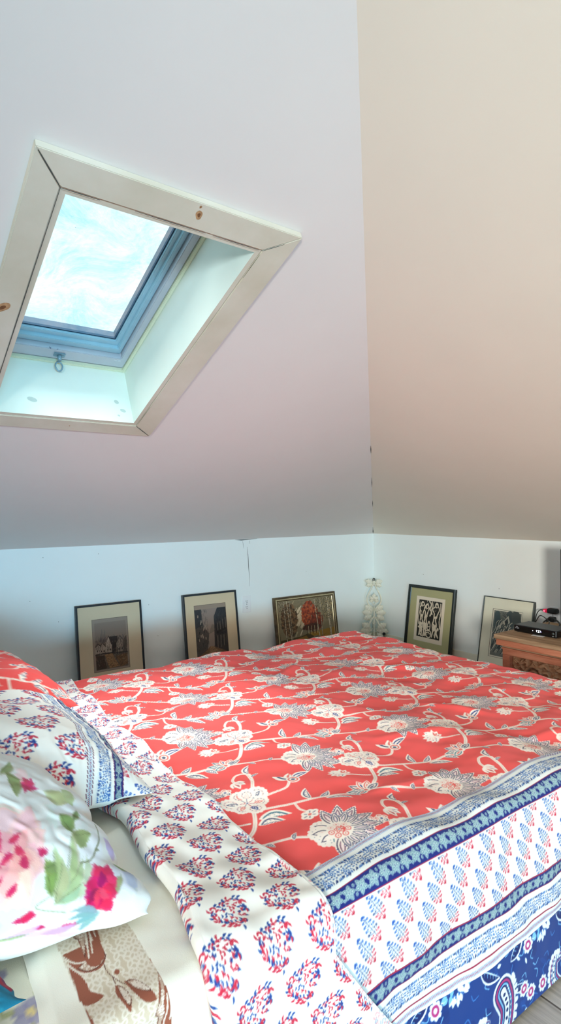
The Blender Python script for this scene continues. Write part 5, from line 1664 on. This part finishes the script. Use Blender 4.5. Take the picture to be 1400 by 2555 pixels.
# ------------------------------------------------------------------ carved chest
M_TOPW = mat_wood('weathered_grey_brown_timber', rgb(118, 92, 66), rgb(158, 128, 98), rgb(182, 154, 122), rough=.75, stretch=(30, 2.5, 30), bump=.5, scale=1.6)
M_REDW = mat_wood('worn_red_brown_timber', rgb(140, 86, 62), rgb(176, 108, 80), rgb(196, 134, 104), rough=.6, stretch=(18, 3, 18), bump=.3, scale=1.3)
M_CARV = mat_wood('carved_brown_timber', rgb(120, 86, 60), rgb(158, 114, 82), rgb(182, 138, 102), rough=.65, stretch=(10, 8, 10), bump=.25)
CX0, CX1, CY0, CY1 = 2.675, 3.16, .72, 1.715
ch = empty('chest', (2.9, 1.2, 0)); tag(ch, 'carved red-brown wooden chest with a weathered plank top, at the foot of the bed', 'chest')
def cc(o): o.parent = ch; o.matrix_parent_inverse = Matrix.Translation(-ch.location); return o
bm = bmesh.new()
for i in range(4):
    w_ = (CX1 + .01 - (CX0 - .035)) / 4
    x0 = CX0 - .035 + i * w_
    add_box(bm, (x0 + .0006, CY0 - .03, .447), (x0 + w_ - .0006, CY1 + .028, .470 - .0004 * i), .004, 2)
# rounded worn corners
cc(bm_obj('plank_top', bm, M_TOPW))
bm = bmesh.new()
add_box(bm, (CX0 - .026, CY0 - .02, .414), (CX1, CY1 + .022, .446), .006, 3)
cc(bm_obj('moulding', bm, M_REDW))
bm = bmesh.new()
add_box(bm, (CX0 + .004, CY0, .402), (CX1 - .01, CY1 - .002, .414))
cc(bm_obj('groove_strip', bm, M_TOPW))
bm = bmesh.new()
add_box(bm, (CX0, CY0, .366), (CX0 + .03, CY1, .402), .004, 2)           # top rail
add_box(bm, (CX0, CY0, .06), (CX0 + .03, CY1, .115), .004, 2)             # bottom rail
add_box(bm, (CX0, CY1 - .040, .115), (CX0 + .0305, CY1 - .0005, .366), .003, 2)       # stiles
add_box(bm, (CX0, CY0 + .0005, .115), (CX0 + .0305, CY0 + .040, .366), .003, 2)
add_box(bm, (CX0 - .006, CY0, .394), (CX0 + .01, CY1 + .002, .403), .003, 2)
cc(bm_obj('front_frame', bm, M_REDW))
bm = bmesh.new()
add_box(bm, (CX0 + .03, CY0 + .004, .06), (CX1 - .02, CY1 - .004, .402), .002)
cc(bm_obj('body', bm, M_REDW))
for x in (CX0 + .03, CX1 - .06):
    for y in (CY0 + .03, CY1 - .03):
        bm = bmesh.new(); add_box(bm, (x - .03, y - .03, 0), (x + .03, y + .03, .06), .006)
        cc(bm_obj('foot', bm, M_REDW))
# carved relief panel
pv0, pv1, pz0, pz1 = CY0 + .042, CY1 - .042, .116, .364
nY, nZ = 420, 115
vv, zz = np.meshgrid(np.linspace(pv0, pv1, nY), np.linspace(pz0, pz1, nZ), indexing='ij')
hgt = np.zeros_like(vv)
X_ = pv1 - vv; Z_ = zz                                   # X from the left end as seen from the room
def relief(pts, w, h, roundness=.5):
    global hgt
    c = curve(pts, 8)
    ws = np.interp(np.linspace(0, 1, len(c)), np.linspace(0, 1, len(w)), w) if isinstance(w, (list, tuple)) else np.full(len(c), w)
    for i in range(len(c) - 1):
        a_, b_ = c[i], c[i + 1]; d_ = b_ - a_; L2 = d_ @ d_ + 1e-12
        t_ = np.clip(((X_ - a_[0]) * d_[0] + (Z_ - a_[1]) * d_[1]) / L2, 0, 1)
        r_ = (ws[i] * (1 - t_) + ws[i + 1] * t_) / 2
        dd = np.hypot(X_ - a_[0] - t_ * d_[0], Z_ - a_[1] - t_ * d_[1])
        hgt = np.maximum(hgt, h * np.clip(1 - (dd / r_) ** 2, 0, 1) ** roundness)
def scroll(cx, cz, R, sg, turns=1.6, ph=0.0):
    th = np.linspace(0, turns * 2 * PI, 26)
    r_ = R * (1 - th / th[-1] * .82)
    relief(np.stack([cx + sg * r_ * np.cos(th + ph), cz + r_ * np.sin(th + ph)], 1), [.020, .018, .014, .012], .012)
    for a0 in np.linspace(.1, 3.0, 6):
        q0 = np.array((cx + sg * R * math.cos(a0 + ph), cz + R * math.sin(a0 + ph)))
        q1 = q0 + .034 * np.array((sg * math.cos(a0 + ph - .5), math.sin(a0 + ph - .5))); q2 = q0 + .052 * np.array((sg * math.cos(a0 + ph - 1.0), math.sin(a0 + ph - 1.0)))
        relief([q0, q1, q2], [.016, .015, .005], .010)
for j, cx in enumerate((.115, .30, .46, .615, .80)):
    scroll(cx, .290 if j % 2 == 0 else .285, .046, 1 if j % 2 == 0 else -1, 1.7, .4)
    scroll(cx + .06, .185, .04, -1 if j % 2 == 0 else 1, 1.5, 2.2)
for j in range(9):
    x0 = .02 + .10 * j
    relief([(x0, .35), (x0 + .03, .335), (x0 + .055, .345), (x0 + .075, .33)], [.006, .018, .016, .004], .010)
    relief([(x0 + .02, .24), (x0 + .05, .235), (x0 + .085, .25)], [.016, .02, .006], .009)
    relief([(x0, .14), (x0 + .04, .15), (x0 + .07, .135)], [.012, .018, .005], .009)
for j in range(5):
    relief([(.012 + .004 * j, .345 - .030 * j), (.03, .335 - .030 * j), (.045, .345 - .030 * j)], [.010, .012, .004], .009)
hgt += .0012 * Waves(77, .02)(X_, Z_)
XYZ = np.stack([CX0 + .027 - 1.7 * hgt, vv, zz], -1)
cc(link('carved_panel', grid_mesh('carved_panel', XYZ), M_CARV))

# ------------------------------------------------------------------ set-top box
M_BOXB = mat_plain('gloss_black_plastic', rgb(10, 11, 12), rough=.18, var=.02, spec=.5)
M_BOXT = mat_plain('dark_grey_perforated_lid', rgb(72, 78, 80), rough=.5, var=.25, scale=420)
M_LED = mat_emit('display_white', (.9, .95, 1, 1), 2.2); M_LEDB = mat_emit('display_violet', (.42, .35, 1, 1), 1.6)
BX0, BX1, BY0, BY1, BZ0, BZ1 = 2.777, 2.915, 1.482, 1.712, .4735, .5075
bx = empty('set_top_box', ((BX0 + BX1) / 2, (BY0 + BY1) / 2, .470)); tag(bx, 'black set top box with a white lit 127 display on the carved chest', 'set top box')
def bc(o): o.parent = bx; o.matrix_parent_inverse = Matrix.Translation(-bx.location); return o
bm = bmesh.new(); add_box(bm, (BX0, BY0, BZ0), (BX1, BY1, BZ1 - .001), .003, 3)
bc(bm_obj('housing', bm, M_BOXB))
bm = bmesh.new(); add_box(bm, (BX0 + .004, BY0 + .004, BZ1 - .003), (BX1 - .004, BY1 - .004, BZ1 + .0006), .001, 2)
bc(bm_obj('lid', bm, M_BOXT))
for x in (BX0 + .015, BX1 - .015):
    for y in (BY0 + .015, BY1 - .015):
        bm = bmesh.new(); add_tube(bm, [(x, y, .470), (x, y, BZ0 + .001)], .006, n=12); bc(bm_obj('foot', bm, M_BLK))
fx = BX0 - .0004
def on_face(d, z): return Vector((fx, BY1 - d, z))
bc(letters('127', on_face(.121, .4865), (0, -1, 0), (0, 0, 1), .0095, .0010, M_LED, 'channel_number', gap=.30))
bm = bmesh.new(); add_lathe(bm, [(.0017, 0), (.0012, .0008)], 12, xf=Matrix.Translation(on_face(.104, .4905)) @ Matrix.Rotation(-PI / 2, 4, 'Y')); bc(bm_obj('status_light', bm, M_LED))
bm = bmesh.new(); add_lathe(bm, [(.0018, 0), (.0012, .0008)], 12, xf=Matrix.Translation(on_face(.149, .4905)) @ Matrix.Rotation(-PI / 2, 4, 'Y')); bc(bm_obj('violet_light', bm, M_LEDB))
M_LOGO = mat_plain('pale_grey_print', rgb(205, 208, 210), rough=.5)
lg = letters('dish', on_face(.0085, .4885), (0, -1, 0), (0, 0, 1), .0062, .0005, M_LOGO, 'maker_logo', gap=.18)
bc(lg)
bm = bmesh.new()
add_tube(bm, [on_face(.016 + .006 * math.cos(a_), .4955 + .0035 * math.sin(a_)) for a_ in np.linspace(.2, 2.6, 9)], .0005, n=5)
add_tube(bm, [on_face(.016 + .004 * math.cos(a_), .4955 + .0022 * math.sin(a_)) for a_ in np.linspace(.2, 2.6, 9)], .0005, n=5)
bc(bm_obj('logo_arc', bm, M_LOGO))
bm = bmesh.new(); add_lathe(bm, [(.0068, 0), (.0068, .0008), (.0058, .0014), (.0032, .0012), (.0030, .0022), (.001, .0024)], 24, xf=Matrix.Translation(on_face(.2105, .4915)) @ Matrix.Rotation(-PI / 2, 4, 'Y'))
bc(bm_obj('power_button', bm, M_FMETAL))
bm = bmesh.new(); add_box(bm, (fx - .0003, BY1 - .2165, .4785), (fx, BY1 - .2065, .4795)); bc(bm_obj('button_caption', bm, M_LOGO))
bm = bmesh.new(); add_box(bm, (fx - .0008, BY0 + .0045, .478), (fx + .001, BY0 + .0058, .504)); bc(bm_obj('edge_trim', bm, M_LOGO))

# a slip of torn paper under it
M_PAPER = mat_plain('white_paper', rgb(220, 218, 210), rough=.9)
bm = bmesh.new()
add_prism(bm, [(2.752, 1.604, .4700), (2.760, 1.545, .4700), (2.790, 1.55, .4700), (2.785, 1.61, .4700)], (0, 0, .0005))
tag(bm_obj('paper_slip', bm, M_PAPER), 'small white paper slip lying under the front of the set top box', 'paper')

# ------------------------------------------------------------------ television (only its left edge is in the picture)
M_SCREEN = mat_plain('black_screen', rgb(8, 9, 10), rough=.12, var=.02)
tv = empty('television', (3.02, 1.23, .470)); tag(tv, 'black flat television on the chest, cut off by the right edge of the photo', 'television')
def tc_(o): o.parent = tv; o.matrix_parent_inverse = Matrix.Translation(-tv.location); return o
TVX, TY0, TY1, TZ0, TZ1 = 3.00, .86, 1.583, .500, .896
bm = bmesh.new(); add_box(bm, (TVX, TY0, TZ0), (TVX + .035, TY1, TZ1), .005, 3); tc_(bm_obj('casing', bm, M_BLK))
bm = bmesh.new(); add_box(bm, (TVX - .0012, TY0 + .014, TZ0 + .02), (TVX + .002, TY1 - .010, TZ1 - .012)); tc_(bm_obj('screen', bm, M_SCREEN))
bm = bmesh.new(); add_box(bm, (TVX - .06, 1.10, .470), (TVX + .09, 1.36, .482), .004, 2); add_box(bm, (TVX + .004, 1.19, .476), (TVX + .03, 1.27, .52), .003); tc_(bm_obj('stand', bm, M_BLK))

# ------------------------------------------------------------------ power adapter, plug and their leads behind the box
M_RLED = mat_emit('red_light', (1, .05, .08, 1), 6.0); M_RED = mat_emit('red_glow_plastic', (.5, .01, .05, 1), .5)
ad = empty('power_adapter', (3.385, 1.85, .49)); tag(ad, 'black power adapter with a glowing red light plugged in above the set top box', 'power adapter')
def ac(o): o.parent = ad; o.matrix_parent_inverse = Matrix.Translation(-ad.location); return o
bm = bmesh.new(); add_box(bm, (3.375, 1.808, .474), (3.4195, 1.868, .505), .010, 4); 
for f in bm.faces: f.smooth = True
ac(bm_obj('housing', bm, M_BLK))
bm = bmesh.new(); add_tube(bm, [(3.385, 1.866, .489), (3.382, 1.878, .489), (3.380, 1.889, .490)], [.013, .012, .007], n=14); ac(bm_obj('lead_end', bm, M_RED))
bm = bmesh.new(); add_lathe(bm, [(.0052, 0), (.004, .002), (.001, .003)], 14, xf=Matrix.Translation((3.3715, 1.879, .488)) @ Matrix.Rotation(-PI / 2, 4, 'Y')); ac(bm_obj('red_light', bm, M_RLED))
bm = bmesh.new()
c_ = curve([(3.380, 1.887, .490), (3.372, 1.908, .488), (3.350, 1.915, .462), (3.31, 1.905, .41), (3.24, 1.86, .435), (3.19, 1.80, .492), (3.10, 1.70, .482), (3.0, 1.66, .478), (2.93, 1.66, .482), (2.914, 1.66, .487)], 8)
add_tube(bm, [Vector(p) for p in c_], .0026, n=8); ac(bm_obj('lead', bm, M_BLK))
pg = empty('power_plug', (3.40, 1.84, .435)); tag(pg, 'black power plug with a thick lead, below the adapter with the red light', 'plug')
def pc(o): o.parent = pg; o.matrix_parent_inverse = Matrix.Translation(-pg.location); return o
bm = bmesh.new(); add_box(bm, (3.382, 1.826, .424), (3.4195, 1.852, .452), .006, 3); add_tube(bm, [(3.386, 1.850, .438), (3.384, 1.862, .436), (3.382, 1.872, .431)], [.009, .008, .006], n=12); pc(bm_obj('plug_body', bm, M_BLK))
bm = bmesh.new()
c_ = curve([(3.383, 1.870, .432), (3.372, 1.884, .415), (3.35, 1.882, .385), (3.30, 1.85, .37), (3.24, 1.80, .42), (3.185, 1.74, .492), (3.10, 1.64, .482), (3.0, 1.60, .478), (2.93, 1.60, .482), (2.914, 1.60, .487)], 8)
add_tube(bm, [Vector(p) for p in c_], .0045, n=8); pc(bm_obj('lead', bm, M_BLK))
# ------------------------------------------------------------------ light
wd = bpy.data.worlds.new('sky'); SC.world = wd; wd.use_nodes = True
bgn = wd.node_tree.nodes['Background']
tcw = wd.node_tree.nodes.new('ShaderNodeTexCoord'); spw = wd.node_tree.nodes.new('ShaderNodeSeparateXYZ'); crw = wd.node_tree.nodes.new('ShaderNodeValToRGB')
wd.node_tree.links.new(tcw.outputs['Generated'], spw.inputs[0]); wd.node_tree.links.new(spw.outputs['Z'], crw.inputs['Fac'])
crw.color_ramp.elements[0].color = (.85, .97, 1.0, 1); crw.color_ramp.elements[1].color = (.55, .86, 1.0, 1)
wd.node_tree.links.new(crw.outputs['Color'], bgn.inputs['Color'])
bgn.inputs['Strength'].default_value = 1.1

def area(name, loc, target, size, energy, color, sizey=None):
    l = bpy.data.lights.new(name, 'AREA'); l.energy = energy; l.color = color; l.size = size
    if sizey: l.shape = 'RECTANGLE'; l.size_y = sizey
    o = bpy.data.objects.new(name, l); COL.objects.link(o); o.location = loc
    o.rotation_euler = (Vector(target) - Vector(loc)).to_track_quat('-Z', 'Y').to_euler()
    return o
sun = bpy.data.lights.new('hazy_sun', 'SUN'); sun.energy = 12.5; sun.angle = math.radians(38); sun.color = (1.0, .98, .95)
so = bpy.data.objects.new('hazy_sun', sun); COL.objects.link(so)
so.location = O(.6, 1.9, 2.0)
so.rotation_euler = (Vector((.80, 1.62, .47)) - O(.61, 1.92, .26)).to_track_quat('-Z', 'Y').to_euler()
bfl = area('cool_back_fill', (-.5, -3.9, .85), (.6, 3.3, .90), 1.5, 36, (.36, .74, 1.0), .7)  # added cool fill lamp behind the camera; no window is built there
bfl.data.spread = math.radians(70)
gfl = area('gable_side_fill', (-1.62, -1.9, 1.12), (3.4, 1.7, .62), .7, 40, (1.0, .93, .83), .6)  # added unseen lamp on the gable side; casts the television's shadow
gfl.data.spread = math.radians(70)
hfl = area('high_wall_fill', (-1.64, .3, 1.95), (3.4, 1.6, .55), .8, 3, (1.0, .97, .92), .5)  # extra fill lamp, added to brighten the right knee wall
hfl.data.spread = math.radians(70)

vs = SC.view_settings
SC.display_settings.display_device = 'sRGB'
vs.view_transform = 'Standard'; vs.look = 'None'; vs.gamma = 1.0; vs.exposure = 0.08
try: vs.use_curve_mapping = False
except Exception: pass
SC.cycles.use_denoising = True
SC.cycles.max_bounces = 10; SC.cycles.diffuse_bounces = 6; SC.cycles.transparent_max_bounces = 12
SC.cycles.sample_clamp_indirect = 6.0
SC.cycles.caustics_reflective = False; SC.cycles.caustics_refractive = False
